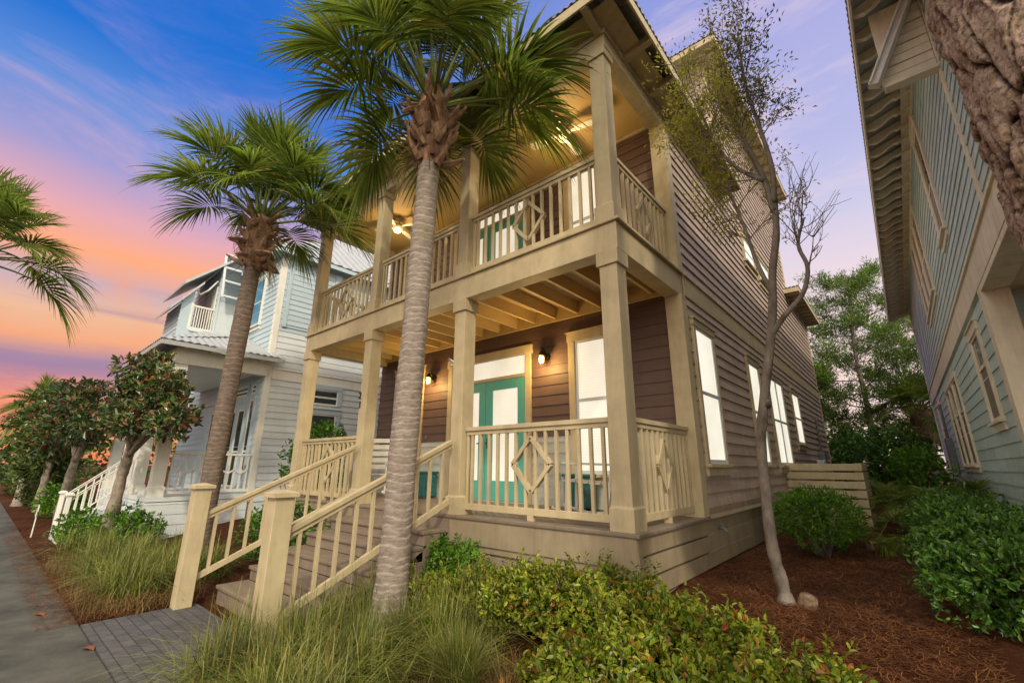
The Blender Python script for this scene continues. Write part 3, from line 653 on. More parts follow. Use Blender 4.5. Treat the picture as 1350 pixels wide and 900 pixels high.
# house number and flag bracket on the posts
def text_mesh(s, size):
    cu = bpy.data.curves.new('digits', 'FONT'); cu.body = s; cu.size = size; cu.extrude = .006; cu.align_x = 'CENTER'
    to = bpy.data.objects.new('digits', cu); col.objects.link(to)
    bpy.context.view_layer.update(); dg = bpy.context.evaluated_depsgraph_get()
    me = bpy.data.meshes.new_from_object(to.evaluated_get(dg)); bpy.data.objects.remove(to); return me
for s, x, z in (('2', PX[2] - .085, 2.245), ('1', PX[2] - .065, 2.09)):
    o = link('house_number', text_mesh(s, .17), M['black'], house); o.rotation_euler = (RAD(90), 0, 0)
    o.location = (x - house.location.x, -.015 - house.location.y, z - house.location.z)
mb = MB(); fx0, fz0 = PX[1] - .11, 2.55
mb.box(fx0 - .012, fx0, .06, .13, fz0 - .06, fz0 + .06); mb.tube([(fx0 - .01, .09, fz0 - .02), (fx0 - .12, .02, fz0 + .07)], .018, 10); mb.tube([(fx0 - .01, .09, fz0), (fx0 - .06, .10, fz0 - .06)], .014, 8); mb.tube([(fx0 - .01, .08, fz0 - .03), (fx0 - .05, .0, fz0 - .05)], .012, 8)
mb.build('flag_bracket', M['chrome'], house)
mb = MB(); fb(mb, FR, -2.19, -2.11, .95, 1.07, .015, .03); fb(mb, FR, -5.42, -5.36, 1.68, 1.76, .015, .026); mb.build('outlet_cover', M['grey'], house)

# ------------------------------------------------------------------ things on and by the house
def lantern(x, z, label):
    t = thing('wall_lantern', label, 'wall lamp', (x, FY, z), 'wall lanterns on the lower porch')
    y = FY
    mb = MB(); mb.lathe([(.0, .0), (.06, 0), (.06, .02), (0, .02)], (0, 0, 0), 20)
    vs = [(x + v[0], y - .018 - v[2], z + v[1]) for v in mb.v]; mb.v = vs
    mb.tube([(x, y - .04, z), (x, y - .10, z + .075), (x, y - .155, z + .075), (x, y - .175, z + .03)], .010, 8)
    mb.tube([(x, y - .04, z - .01), (x, y - .09, z - .03), (x, y - .15, z + .0)], .006, 6)
    mb.tube([(x, y - .05, z + .02), (x, y - .12, z + .13), (x, y - .19, z + .10)], .009, 8)
    mb.build('arm', M['black'], t)
    mb = MB(); mb.lathe([(.012, .07), (.03, .06), (.045, .02), (.082, -.012), (.084, -.022), (.055, -.022), (.0, -.01)], (x, y - .175, z), 20); mb.build('shade', M['black'], t)
    mb = MB()
    for k in range(4):
        a = k * math.pi / 2 + .5; mb.tube([(x + .050 * math.cos(a), y - .175 + .050 * math.sin(a), z - .02), (x + .050 * math.cos(a), y - .175 + .050 * math.sin(a), z - .12), (x, y - .175, z - .155)], .004, 5)
    mb.build('cage', M['black'], t)
    mb = MB(); mb.lathe([(.0, -.145), (.022, -.142), (.036, -.115), (.042, -.06), (.036, -.023), (0, -.02)], (x, y - .175, z), 18); mb.build('lamp_glass', M['lampglass'], t)
    l = bpy.data.lights.new('porch_lamp', 'POINT'); l.energy = 36; l.color = (1, .64, .22); l.shadow_soft_size = .06
    lo = bpy.data.objects.new('porch_lamp', l); col.objects.link(lo); lo.location = (x, y - .28, z - .13)
lantern(-2.31, 2.93, 'lit black lantern between the teal doors and the window behind the corner post')
lantern(-5.22, 2.93, 'lit black lantern beside the window behind the ringed palm trunk')

def fan(x, y, z, rot, label):
    t = thing('ceiling_fan', label, 'ceiling fan', (x, y, z), 'ceiling fans on the upper porch')
    mb = MB(); mb.lathe([(0, .398 - .17), (.06, .225), (.055, .19), (.018, .18), (.016, .09), (.09, .075), (.11, .04), (.10, -.02), (0, -.03)], (x, y, z), 20); mb.build('motor', M['fan'], t)
    mb = MB(); mb.lathe([(.07, -.022), (.085, -.05), (.07, -.10), (.0, -.125)], (x, y, z), 18); mb.build('lamp_glass', M['fanlamp'], t)
    for k in range(4):
        a = rot + k * math.pi / 2; d = Vector((math.cos(a), math.sin(a), 0)); s = Vector((-d.y, d.x, 0)); c = Vector((x, y, z + .01))
        o = [(.10, .025), (.17, .028), (.22, .06), (.45, .078), (.56, .07), (.585, .0)]
        vs = []
        for r, w in o: vs.append(c + d*r + s*w + Vector((0, 0, w * .18)))
        for r, w in o[::-1][1:]: vs.append(c + d*r - s*w - Vector((0, 0, w * .18)))
        b = MB(); b.poly(vs, .009); b.build('blade', M['fan'], t)
    l = bpy.data.lights.new('fan_lamp', 'POINT'); l.energy = 25; l.color = (1, .70, .36); l.shadow_soft_size = .09
    lo = bpy.data.objects.new('fan_lamp', l); col.objects.link(lo); lo.location = (x, y, z - .34)
fan(-1.24, .92, 6.17, RAD(8), 'lit white ceiling fan over the upper porch corner by the siding')
fan(-5.60, .92, 6.17, RAD(20), 'lit white ceiling fan between the two upper posts behind the palm')

def rocker(x, y, rz, label):
    t = thing('rocking_chair', label, 'chair', (x, y, DK), 'rocking chairs on the lower porch', 0)
    c, s = math.cos(rz), math.sin(rz)
    def T(p): return (x + p[0]*c - p[1]*s, y + p[0]*s + p[1]*c, DK + p[2])
    def bm(mb, p, q, w, h, up=(0, 0, 1)): mb.beam(T(p), T(q), w, h, up)
    for sd in (-1, 1):
        mb = MB(); pts = [T((sd*.27, -.42 + .84*k/8, .02 + .10*((k-4)/4)**2)) for k in range(9)]; mb.tube(pts, .019, 6); mb.build('rocker', M['white'], t)
        mb = MB(); bm(mb, (sd*.27, -.24, .06), (sd*.27, -.22, .60), .04, .04, (0, 1, 0)); mb.build('front_leg', M['white'], t)
        mb = MB(); bm(mb, (sd*.25, .22, .06), (sd*.25, .40, 1.12), .04, .04, (0, 1, 0)); mb.build('rear_leg', M['white'], t)
        mb = MB(); bm(mb, (sd*.28, -.28, .62), (sd*.26, .30, .60), .08, .025); mb.build('armrest', M['white'], t)
    mb = MB()
    for k in range(7): yy = -.24 + k*.075; bm(mb, (-.27, yy, .42 - k*.006), (.27, yy, .42 - k*.006), .06, .018)
    mb.build('seat', M['white'], t)
    mb = MB()
    for k in range(5): z = .56 + k*.13; bm(mb, (-.25, .225 + .17*(z-.06), z), (.25, .225 + .17*(z-.06), z), .018, .085)
    mb.build('backrest', M['white'], t)
rocker(-1.0, .9, RAD(-70), 'white slatted rocking chair behind the rail beside the corner post')
rocker(-5.95, 1.12, RAD(40), 'white slatted rocking chair half hidden by the ringed palm trunk')
def planter(x, y, label):
    t = MB(); h = .2
    t.box(x - .17, x + .17, y - .15, y + .15, DK + .03, DK + .44); t.box(x - .19, x + .19, y - .17, y + .17, DK + .44, DK + .48)
    for a in (-.14, .14):
        for b in (-.12, .12): t.box(x + a - .025, x + a + .025, y + b - .025, y + b + .025, DK, DK + .03)
    tag(t.build('planter_box', M['planter'], None, .012), label, 'planter', 'teal planter boxes on the porch')
planter(-1.62, 1.62, 'glazed teal planter box beside the white chair at the corner post')
planter(-5.05, 1.62, 'glazed teal planter box below the lantern near the ringed palm')

# hose tap, meter boxes, fence
mb = MB(); y0 = 2.28; z0 = .42
mb.tube([(.005, y0, z0), (.09, y0, z0)], .012, 8); mb.tube([(.075, y0, z0 + .005), (.115, y0, z0 - .05)], .014, 8); mb.tube([(.06, y0, z0), (.06, y0, z0 + .045)], .007, 6); mb.box(.035, .085, y0 - .012, y0 + .012, z0 + .042, z0 + .054)
tag(mb.build('hose_tap', M['grey']), 'small metal hose tap on the beige skirt boards under the side wall', 'tap')
t = thing('meter_box', 'grey electric meter box low on the brown side wall above the slat fence', 'meter box', (0, 12.4, 1.3))
mb = MB(); mb.box(.02, .17, 12.3, 12.75, 1.15, 1.62); mb.tube([(.08, 12.5, 1.62), (.08, 12.5, 2.6)], .025, 8); mb.build('box', M['grey'], t, .01)
mb = MB(); mb.box(.02, .20, 11.6, 11.98, 1.05, 1.36); mb.build('housing', M['sash'], t, .02)
t = thing('slat_fence', 'low beige fence of wide horizontal slats between the house and path', 'fence', (.6, 7, 0))
for x in (.08, 1.22):
    mb = MB(); mb.box(x - .045, x + .045, 7.0, 7.09, -.1, 1.24); mb.build('post', M['beige_dk'], t, .004)
for k in range(7):
    z = 1.10 - k * .165; mb = MB(); mb.box(.02, 1.30, 6.965, 6.995, z, z + .132); mb.build('rail', M['beige'], t, .004)
mb = MB(); 
for k in range(7):
    z = 1.10 - k * .165; mb.box(1.27, 1.30, 7.0, 8.4, z, z + .14)
mb.build('return_panel', M['beige'], t)
# ================================================================== GREY-GREEN HOUSE (east)
XN = 3.1
nb = thing('house', 'grey-green lapped house with scalloped rafter tails behind the flaky bark trunk', 'house', (7, 9, 0))
NW = ('x', XN, -1); NF = ('y', 4.35, -1)
mb = MB(); siding(mb, NW, 4.2, 19.2, .35, 3.42, ex=.19); siding(mb, NW, -1.6, 19.2, 3.9, 7.35, ex=.15)
mb.box(XN + .004, XN + .1, 4.06, 19.2, -.3, 7.4); mb.box(XN + .004, XN + .1, -1.6, 4.0, 3.5, 7.4); mb.box(XN, XN + 8, 19.1, 19.2, -.3, 7.3); mb.box(XN + 8, XN + 8.1, -1.6, 19.2, -.3, 7.3)
mb.build('wall', M['green'], nb)
mb = MB(); siding(mb, NF, XN + .27, XN + 8, -.1, 3.42, ex=.19); mb.box(XN + .2, XN + 8, 4.352, 4.45, -.3, 3.5); mb.build('porch_wall', M['green'], nb)
mb = MB(); siding(mb, ('y', -1.6, -1), XN, XN + 8, 3.9, 7.3, ex=.15); mb.box(XN + .1, XN + 8, -1.597, -1.5, 3.5, 7.3); mb.build('front_wall', M['green'], nb)
for q_ in ((XN - .03, XN + .23, 4.0, 4.26, -.3, 3.36), (XN - .028, XN + .1, 19.05, 19.22, -.3, 7.3), (XN - .03, XN, 2.50, 2.62, 3.9, 7.3)):
    mb = MB(); mb.box(*q_); mb.build('corner_board', M['rafter'], nb, .006)
mb = MB(); mb.box(XN + .15, XN + .275, 4.262, 4.42, -.3, 3.42); mb.build('porch_corner', M['rafter'], nb)
mb = MB(); mb.box(XN - .035, XN + .2, -1.65, 19.2, 3.44, 3.84); mb.box(XN - .06, XN + .2, -1.65, 19.2, 3.84, 3.885); mb.box(XN - .03, XN + .23, -1.6, 4.26, 3.36, 3.44); mb.build('belly_band', M['rafter'], nb, .006)
mb = MB(); mb.box(XN + .21, XN + 8, -1.6, 4.34, 3.40, 3.435); mb.build('porch_ceiling', M['rafter'], nb)
# roof: eave at x=2.4, sheet, rafter tails with scalloped ends
XE, ZE, sl_ = 2.40, 7.10, .34
mb = MB(); corrugated(mb, (XE, 19.9, ZE), (XE, -2.3, ZE), (4.7, 0, 4.7 * sl_), wave=.12)
corrugated(mb, (XE + 9.4, -2.3, ZE), (XE + 9.4, 19.9, ZE), (-4.7, 0, 4.7 * sl_), wave=.12)
mb.build('roof', M['tin_dk'], nb)
mb = MB(); mb.box(XE + .012, XE + .04, -2.25, 19.85, ZE - .16, ZE - .015); mb.build('fascia', M['rafter'], nb, .004)
k = 0
while -.32 + k * .46 < 19.6:
    y = -.32 + k * .46; k += 1
    z0, z1 = ZE - .02, ZE + .70 * sl_ - .02
    zz_ = lambda x: z0 + (x - XE) * sl_
    pr = [(XE + .04, z0), (XN + .1, z1), (XN + .1, z1 - .16)] + [(x, zz_(x) - dd) for x, dd in ((XN - .14, .16), (XN - .22, .165), (XN - .27, .13), (XN - .34, .135), (XN - .44, .17), (XN - .54, .175), (XN - .60, .14), (XE + .05, .10))]
    b = MB(); b.poly([(x, y - .035, z) for x, z in pr], .07, (0, 1, 0)); b.build('rafter_tail', M['rafter'], nb)
mb = MB(); mb.box(XN - .03, XN - .002, -1.6, 19.2, 7.06, 7.36); mb.poly([(XN - .16, -1.6, 7.12), (XN - .16, 19.2, 7.12), (XN - .03, 19.2, 7.17), (XN - .03, -1.6, 7.17)], .015); mb.build('frieze_board', M['rafter'], nb)
# closed gable return with slatted face and white rake board
gb = MB()
for k in range(9):
    z = 5.80 + k * .13; x0 = 2.56 + max(0, (z - 5.95)) * .42
    gb.box(x0, XN - .035, 2.51 + .008 * (k % 2), 2.56, z + .012, z + .128)
gb.box(2.60, XN - .035, 2.56, 2.60, 5.81, 7.0); gb.box(2.57, XN - .03, 2.46, 2.60, 5.765, 5.808)
g0 = gb.build('gable_return', M['rafter'], nb)
mb = MB(); mb.beam((2.47, 2.44, 5.83), (3.02, 2.44, 6.98), .12, .11, (0, 1, 0)); mb.beam((2.44, 2.38, 5.86), (2.99, 2.38, 7.0), .02, .05, (0, 1, 0)); mb.beam((2.50, 2.37, 5.80), (3.05, 2.37, 6.95), .025, .04, (0, 1, 0)); mb.build('rake_board', M['white'], nb, .004)
# windows
window(nb, NW, 5.13, 5.95, 1.82, 3.10, 'glass', 'rafter', tw=.11, low='blind', mid=2.62, sashm='rafter')
for a in (9.35, 10.45, 11.55): window(nb, NW, a, a + .85, 1.22, 3.05, 'glass', 'rafter', tw=.10, low='blind', mid=2.35, sashm='rafter', head=False)
window(nb, NW, 15.6, 16.6, 1.4, 3.1, 'glass', 'rafter', tw=.11, low='blind', mid=2.4, sashm='rafter')
window(nb, NW, 5.3, 5.95, 4.85, 6.85, 'glass', 'rafter', tw=.1, low='blind', mid=5.75, sashm='rafter')
for a in (8.8, 9.85, 10.9): window(nb, NW, a, a + .8, 4.9, 6.85, 'glass', 'rafter', tw=.1, low='blind', mid=5.8, sashm='rafter', head=False)
mb = MB(); mb.box(XN - .16, XN - .012, 14.2, 14.75, 1.05, 2.0); mb.tube([(XN - .08, 14.5, 2.0), (XN - .08, 14.5, 3.0)], .03, 8)
tag(mb.build('electric_box', M['grey'], None, .01), 'tall grey electric box on the grey-green wall near its far windows', 'electric box')

# ================================================================== PALE BLUE HOUSE (west)
pb = thing('house', 'pale blue and white house with ridged metal roofs beyond the leaning palm', 'house', (-14, 5, 0))
XP, YP = -10.4, .45
PS = ('x', XP, 1); PF = ('y', YP, -1)
mb = MB(); siding(mb, PS, YP, 13, .3, 4.7, ex=.17); mb.box(XP - .1, XP - .004, YP, 13, -.4, 7.0); mb.box(XP - 7, XP - .1, 12.9, 13, -.4, 7); mb.build('wall', M['palewhite'], pb)
mb = MB(); siding(mb, PS, YP, 13, 4.7, 6.9, ex=.17); siding(mb, PF, XP - 7, XP, 4.1, 7.0, ex=.15); mb.build('upper_wall', M['paleblue'], pb)
mb = MB(); fb(mb, PF, XP - 7, XP, .45, 4.1, -.1, .0); siding(mb, PF, XP - 7, XP, .47, 3.6); mb.box(XP - 7, XP - 6.9, YP, 13, -.4, 7); mb.box(XP - 7, XP, YP + .004, YP + .1, 4, 7.3); mb.build('porch_wall', M['paleblue'], pb)
mb = MB(); fb(mb, PS, YP - .015, YP + .14, .3, 7.0, -.1, .026); mb.build('corner_board', M['white'], pb, .005)
mb = MB(); fb(mb, PS, YP + .14, 13, 3.35, 3.62, 0, .028); fb(mb, PS, YP + .14, 13, 3.62, 3.66, 0, .05); mb.build('belly_band', M['white'], pb, .005)
# raised blue boarded panel on the upper side wall
mb = MB(); fb(mb, PS, YP + .2, YP + 1.75, 4.82, 6.8, .02, .03)
fb(mb, PS, YP + .2, YP + .3, 4.82, 6.8, .03, .06); fb(mb, PS, YP + 1.55, YP + 1.75, 4.82, 6.8, .03, .07); siding(mb, ('x', XP + .03, 1), YP + .3, YP + 1.55, 4.9, 6.75, ex=.15, joints=False); mb.build('blue_panel', M['paleblue'], pb)
window(pb, PS, 1.75, 2.5, 2.8, 3.25, 'glass', 'paleblue', tw=.12, sashm='white', sill=False, head=False)
window(pb, PS, 1.75, 2.5, .9, 2.55, 'glass', 'paleblue', tw=.12, low='blind', sashm='white', mid=1.9)
window(pb, PF, -12.45, -11.45, 5.05, 6.5, 'bluepane', 'white', tw=.1, sashm='paleblue', head=False)
# main roof: eave along the side, ridge lengthwise
mb = MB()
ZR = 6.98
corrugated(mb, (XP + .35, 13.4, ZR), (XP + .35, YP - .3, ZR), (-3.84, 0, 3.17), wave=.30, amp=.012, n_per=8, ridge_in=(0, 1 - 3.84/13.25))
for k in range(46):
    y = YP - .25 + k * .3; kk = min(1, (y - YP + .3) / 3.84); mb.beam((XP + .35, y, ZR + .02), (XP + .35 - 3.84*kk, y, ZR + .02 + 3.17*kk), .025, .05)
corrugated(mb, (XP - 7.33, YP - .3, ZR), (XP - 7.33, 13.4, ZR), (3.84, 0, 3.17), wave=.30, amp=.012, ridge_in=(3.84/13.25, 1))
corrugated(mb, (XP + .35, YP - .3, ZR), (XP - 7.33, YP - .3, ZR), (0, 3.84, 3.17), wave=.30, amp=.012, ridge_in=(.5, .5))
mb.build('roof', M['tin'], pb)
mb = MB(); mb.box(XP + .30, XP + .33, YP - .28, 13.4, ZR - .14, ZR - .02); mb.build('fascia', M['paleblue'], pb)
# front gable triangle
mb = MB(); mb.box(XP - 7.3, XP + .32, YP - .29, YP - .26, ZR - .14, ZR - .02); mb.box(XP - 7.3, XP + .3, YP - .26, YP, ZR - .04, ZR - .025); mb.build('front_fascia', M['paleblue'], pb)
# porch: deck, posts, beam, ceiling, railing, roof
PY = -1.55; XR = XP + .1; XLp = XP - 5.4
mb = MB(); mb.box(XLp, XR, PY, YP, .40, .49); siding(mb, ('x', XR - .03, 1), PY, YP, -.5, .38, ex=.21, joints=False); siding(mb, ('y', PY + .02, -1), XLp, XR - .03, -.5, .38, ex=.21, joints=False); mb.box(XLp + .02, XR - .04, PY + .04, YP, -.5, .39); mb.build('porch_deck', M['palewhite'], pb)
for x in (XR - .14, XR - 1.9, XR - 3.5, XLp + .14): post(pb, x, PY + .16, .49, 3.40, w=.24, mat='white', cap=0, name='porch_post')
mb = MB(); mb.box(XLp, XR, PY, PY + .26, 3.40, 3.78); mb.box(XR - .26, XR, PY + .26, YP, 3.40, 3.78); mb.box(XLp, XR - .26, PY + .26, YP, 3.52, 3.56); mb.build('porch_beam', M['white'], pb, .005)
mb = MB()
z0p, top = 3.84, 1.55
corrugated(mb, (XR + .38, YP + .25, z0p), (XR + .38, PY - .4, z0p), (-1.75, 0, .75), ridge_in=(0, .55), wave=.16)
corrugated(mb, (XR + .38, PY - .4, z0p), (XLp - .38, PY - .4, z0p), (0, 1.85, .72), ridge_in=(.25, .75), wave=.16)
mb.box(XR + .34, XR + .37, PY - .38, YP + .25, z0p - .12, z0p - .02); mb.box(XLp, XR + .34, PY - .39, PY - .36, z0p - .12, z0p - .02)
mb.build('porch_roof', M['tin'], pb)
for k in range(4):
    y = PY + .1 + k * .55; mb = MB(); mb.beam((XR, y, z0p - .06), (XR + .34, y, z0p - .09), .06, .08); mb.build('look_out', M['white'], pb)
# railing with zig-zag band
def zig(x, y0, y1):
    mb = MB(); n = 12
    mb.box(x - .035, x + .035, y0, y1, 1.38, 1.43); mb.box(x - .03, x + .03, y0, y1, .55, .61)
    r = mb.build('porch_railing', M['white'], pb)
    for k in range(n):
        y = y0 + (y1 - y0) * (k + .5) / n; b = MB(); b.box(x - .018, x + .018, y - .018, y + .018, .61, 1.38)
        if k < n - 1:
            yn = y0 + (y1 - y0) * (k + 1.5) / n; za, zb = (1.06, .96) if k % 2 else (.96, 1.06)
            b.beam((x + .02, y, za), (x + .02, yn, zb), .03, .03, (1, 0, 0))
        b.build('baluster', M['white'], r)
zig(XR - .12, PY + .3, YP - .02)
# French doors and sidelights
for a, b, z0, z1, mt in ((-11.18, -10.72, 1.0, 2.85, 'paleblue'), (-12.75, -11.95, .6, 2.62, 'paleblue'), (-11.93, -11.3, .6, 2.62, 'paleblue'), (-14.2, -13.3, .9, 2.7, 'paleblue')):
    window(pb, PF, a + .08, b - .08, z0, z1, 'glass', mt, tw=.08, sashm='white', head=False, sill=False, mid=1.5, name='door' if z0 == .6 else 'window')
for a, b in ((-11.18, -10.72), (-12.75, -11.3)): window(pb, PF, a + .08, b - .08, 2.98, 3.25, 'glass', 'paleblue', tw=.06, sashm='white', head=False, sill=False, name='transom')
# bay with shutter, little balcony and two small roofs
XB = -13.0
mb = MB(); siding(mb, ('x', XB, 1), -.30, YP, 4.3, 7.4, ex=.15, joints=False); mb.poly([(XB - .004, -.296, 4.3), (XB - .004, YP, 4.3), (XB - .004, YP, 7.75), (XB - .004, -.296, 7.03)], .2, (-1, 0, 0)); siding(mb, ('y', -.30, -1), XB - 2.6, XB, 4.3, 7.0, joints=False); mb.build('bay_wall', M['paleblue'], pb)
mb = MB(); mb.box(XB, XB + .02, -.24, .22, 4.96, 5.93); mb.box(XB, XB + .04, -.28, -.24, 4.9, 7.0); mb.box(XB + .001, XB + .045, -.85, .40, 4.86, 4.95); mb.build('white_panel', M['palewhite'], pb)
sh = MB(); p0, p1 = Vector((XB + .06, -.30, 7.45)), Vector((XB + .40, -.30, 5.95))
wv = Vector((0, .56, 0))
for t in (0, .31, .62, .96): sh.beam(p0.lerp(p1, t), p0.lerp(p1, t) + wv, .06, .06)
for w in (0, 1): sh.beam(p0 + wv*w, p1 + wv*w, .06, .05)
so2 = sh.build('shutter', M['sash'], pb)
for a, b in ((.02, .30), (.33, .61), (.64, .94)):
    mb = MB()
    for k in range(7):
        t = a + (b - a) * (k + .5) / 7; mb.beam(p0.lerp(p1, t) + Vector((.0, .03, 0)), p0.lerp(p1, t) + wv - Vector((0, .03, 0)), .05, .012, (.5, 0, .8))
    mb.build('louver', M['shade'], so2)
mb = MB(); mb.box(XB - 1.6, XB + .0, -1.12, -.31, 4.55, 4.90); siding(mb, ('y', -1.12, -1), XB - 1.6, XB, 4.6, 5.65, joints=False, ex=.13); mb.poly([(XB, -1.12, 4.901), (XB, -.87, 4.901), (XB, -.87, 6.08), (XB, -1.12, 5.72)], .12, (-1, 0, 0)); mb.box(XB - 1.6, XB - .12, -1.12, -1.08, 4.901, 5.65); mb.build('balcony', M['paleblue'], pb)
mb = MB(); mb.box(XB - .05, XB, -.84, -.30, 5.60, 5.65); mb.box(XB - .04, XB - .01, -.84, -.3, 4.95, 4.99)
for k in range(9): y = -.82 + k * .062; mb.box(XB - .035, XB - .013, y - .011, y + .011, 4.99, 5.6)
mb.box(XB - .06, XB + .01, -.90, -.84, 4.9, 5.7)
mb.build('balcony_railing', M['white'], pb)
mb = MB()
mb.poly([(XB + .15, -1.40, 5.34), (XB - 1.7, -1.40, 5.34), (XB - 1.7, -.72, 6.30), (XB + .15, -.72, 6.30)], .09, (0, 0, 1)); mb.build('balcony_roof', M['tin'], pb)
mb = MB(); mb.poly([(XB + .22, -1.20, 6.14), (XB - 2.2, -1.20, 6.14), (XB - 2.2, .42, 7.74), (XB + .22, .42, 7.74)], .09, (0, 0, 1)); mb.build('bay_roof', M['tin'], pb)
mb = MB(); mb.tube([(XB - .02, -.84, 6.12), (XB - .02, -.74, 6.0), (XB - .02, -.55, 6.2), (XB - .02, -.36, 6.55)], .025, 6); mb.box(XB - .9, XB - .06, -.34, -.30, 4.95, 6.4); mb.build('balcony_bracket', M['white'], pb)
# front steps with rails down to the walk
for x in (-13.1, -11.9):
    newel(x, -2.55, -.5, .56, pb, 'white', .085)
    railing(pb, (x, -2.5, .5), (x, -1.5, 1.40), .8, 8, drop=.72, mat='white', name='stair_railing')
mb = MB()
for k in range(1, 6): mb.box(-13.05, -11.95, -1.55 - .21 * k, -1.55 - .21 * (k - 1), -.5, .49 - .165 * k)
mb.build('stairs', M['palewhite'], pb)
mb = MB(); mb.beam((-13.6, -2.85, -.5), (-13.6, -2.85, .25), .022, .022, (0, 1, 0)); mb.box(-13.70, -13.50, -2.865, -2.862, -.02, .13)
t = MB(); tag(mb.build('yard_sign', M['white']), 'tiny blank white stake sign in the mulch before the white stair rails', 'sign')
# ================================================================== GROUND
def gz(x, y):
    t = min(1, max(0, (1.2 - y) / 3.2)); s = t*t*(3 - 2*t)
    return -.45 * s
def ground_mesh():
    xs = np.concatenate([[-900, -300, -120, -60], np.arange(-40, -8, .5), np.arange(-8, 4.2, .12), np.arange(4.5, 14, .8), [30, 120, 400, 900]])
    ys = np.concatenate([[-900, -200, -60, -20], np.arange(-10, -5, .6), np.arange(-5, 6, .12), np.arange(6, 30, .6), [45, 90, 200, 500, 1200]])
    X, Y = np.meshgrid(xs, ys, indexing='ij'); T = np.clip((1.2 - Y) / 3.2, 0, 1); Z = -.45 * T*T*(3 - 2*T)
    B = np.zeros_like(Z)
    for i in range(len(xs)):
        for j in range(len(ys)):
            if -40 < xs[i] < 8 and -6 < ys[j] < 25:
                B[i, j] = mnoise.noise((xs[i]*1.1, ys[j]*1.1, 0)) * .035 + mnoise.noise((xs[i]*4, ys[j]*4, 3)) * .014
    flat = (Y < -2.9); B[flat] = -.012; B[(X > -4.95) & (X < -2.2) & (Y < -1.85)] = -.03
    Z = Z + B
    V = np.stack([X, Y, Z], -1).reshape(-1, 3); ny = len(ys)
    I, J = np.meshgrid(np.arange(len(xs) - 1), np.arange(ny - 1), indexing='ij'); a = (I*ny + J).ravel()
    F = np.stack([a, a + ny, a + ny + 1, a + 1], -1)
    o = np_mesh('ground', V, F, M['ground'], smooth=True); tag(o, kind='structure')
ground_mesh()
mb = MB(); x = -60.0
while x < 12:
    mb.box(x, x + 1.488, -4.7, -2.97, -.52, -.437); x += 1.5
o = mb.build('sidewalk', M['concrete'], None, .012); tag(o, kind='structure')
mb = MB(); mb.box(-4.80, -2.40, -2.965, -1.95, -.55, -.428); o = mb.build('path', M['paver']); tag(o, kind='structure')
mb = MB(); mb.box(-120, 60, -14, -6.2, -.7, -.55); o = mb.build('road', M['asphalt']); tag(o, kind='structure')
mb = MB(); mb.box(-120, 60, -6.2, -6.02, -.7, -.44); o = mb.build('kerb', M['concrete']); tag(o, kind='structure')

# ================================================================== FOLIAGE HELPERS
def unit(v): return v / np.maximum(1e-9, np.linalg.norm(v, axis=1, keepdims=True))
def leaf_tris(P, D, U, ln, wd, fold=.25, shape=6):
    """P base points, D growth direction, U leaf upper-side normal; pointed oval leaf, folded on its midrib"""
    n = len(P); S = unit(np.cross(D, U)); U2 = unit(np.cross(S, D)); ln = ln[:, None]; wd = wd[:, None]
    v0 = P; tip = P + D*ln - U2*ln*.12
    if shape == 4:
        m = P + D*ln*.45
        L_ = m + S*wd*.5 + U2*wd*fold; R_ = m - S*wd*.5 + U2*wd*fold
        V = np.stack([v0, L_, tip, R_], 1).reshape(-1, 3); b = np.arange(n)[:, None]*4
        return V, np.concatenate([b + [0, 2, 1], b + [0, 3, 2]], 0)
    a1, a2 = P + D*ln*.3, P + D*ln*.72
    V = np.stack([v0, a1 + S*wd*.46 + U2*wd*fold, a2 + S*wd*.40 + U2*wd*fold*.8, tip, a2 - S*wd*.40 + U2*wd*fold*.8, a1 - S*wd*.46 + U2*wd*fold], 1).reshape(-1, 3); b = np.arange(n)[:, None]*6
    return V, np.concatenate([b + [0, 3, 2], b + [0, 2, 1], b + [0, 4, 3], b + [0, 5, 4]], 0)

def blob_points(blobs, n, shell=.55, lump=.25, flat_bottom=None):
    """points in the outer shell of lumpy ellipsoids; returns points, outward normals"""
    w = np.array([b[3]*b[4] + b[4]*b[5] + b[3]*b[5] for b in blobs]); k = rng.choice(len(blobs), n, p=w / w.sum())
    B = np.array(blobs, float)[k]; d = unit(rng.normal(size=(n, 3)))
    ph = np.sin(d[:, 0]*5.1 + k*1.7) * np.sin(d[:, 1]*4.7 + k*2.9) * np.sin(d[:, 2]*5.3 + k) ; r = (shell + (1 - shell) * rng.random(n) ** .6) * (1 + lump*ph)
    P = B[:, :3] + d * B[:, 3:6] * r[:, None]
    return P, unit(d / B[:, 3:6])

def shrub_leaves(name, mat, parent, blobs, n, size, width=.5, up=.5, spread=.8, shell=.5, zmin=None, cluster=5, shape=6):
    """leaves set in whorls at twig ends"""
    m = n // cluster; P, Nn = blob_points(blobs, m, shell)
    if zmin is not None:
        k = P[:, 2] > zmin(P) if callable(zmin) else P[:, 2] > zmin; P, Nn = P[k], Nn[k]
    m = len(P); ax = unit(Nn + np.array([0, 0, up]) + rng.normal(size=(m, 3))*.35)
    P = np.repeat(P, cluster, 0) + rng.normal(size=(m*cluster, 3))*size*.25; ax = np.repeat(ax, cluster, 0)
    D = unit(ax + rng.normal(size=ax.shape)*spread); U = unit(ax + rng.normal(size=ax.shape)*.3)
    ln = size * rng.uniform(.6, 1.25, len(P)); V, T = leaf_tris(P, D, U, ln, ln*width, shape=shape)
    return np_mesh(name, V, T, M[mat], parent)

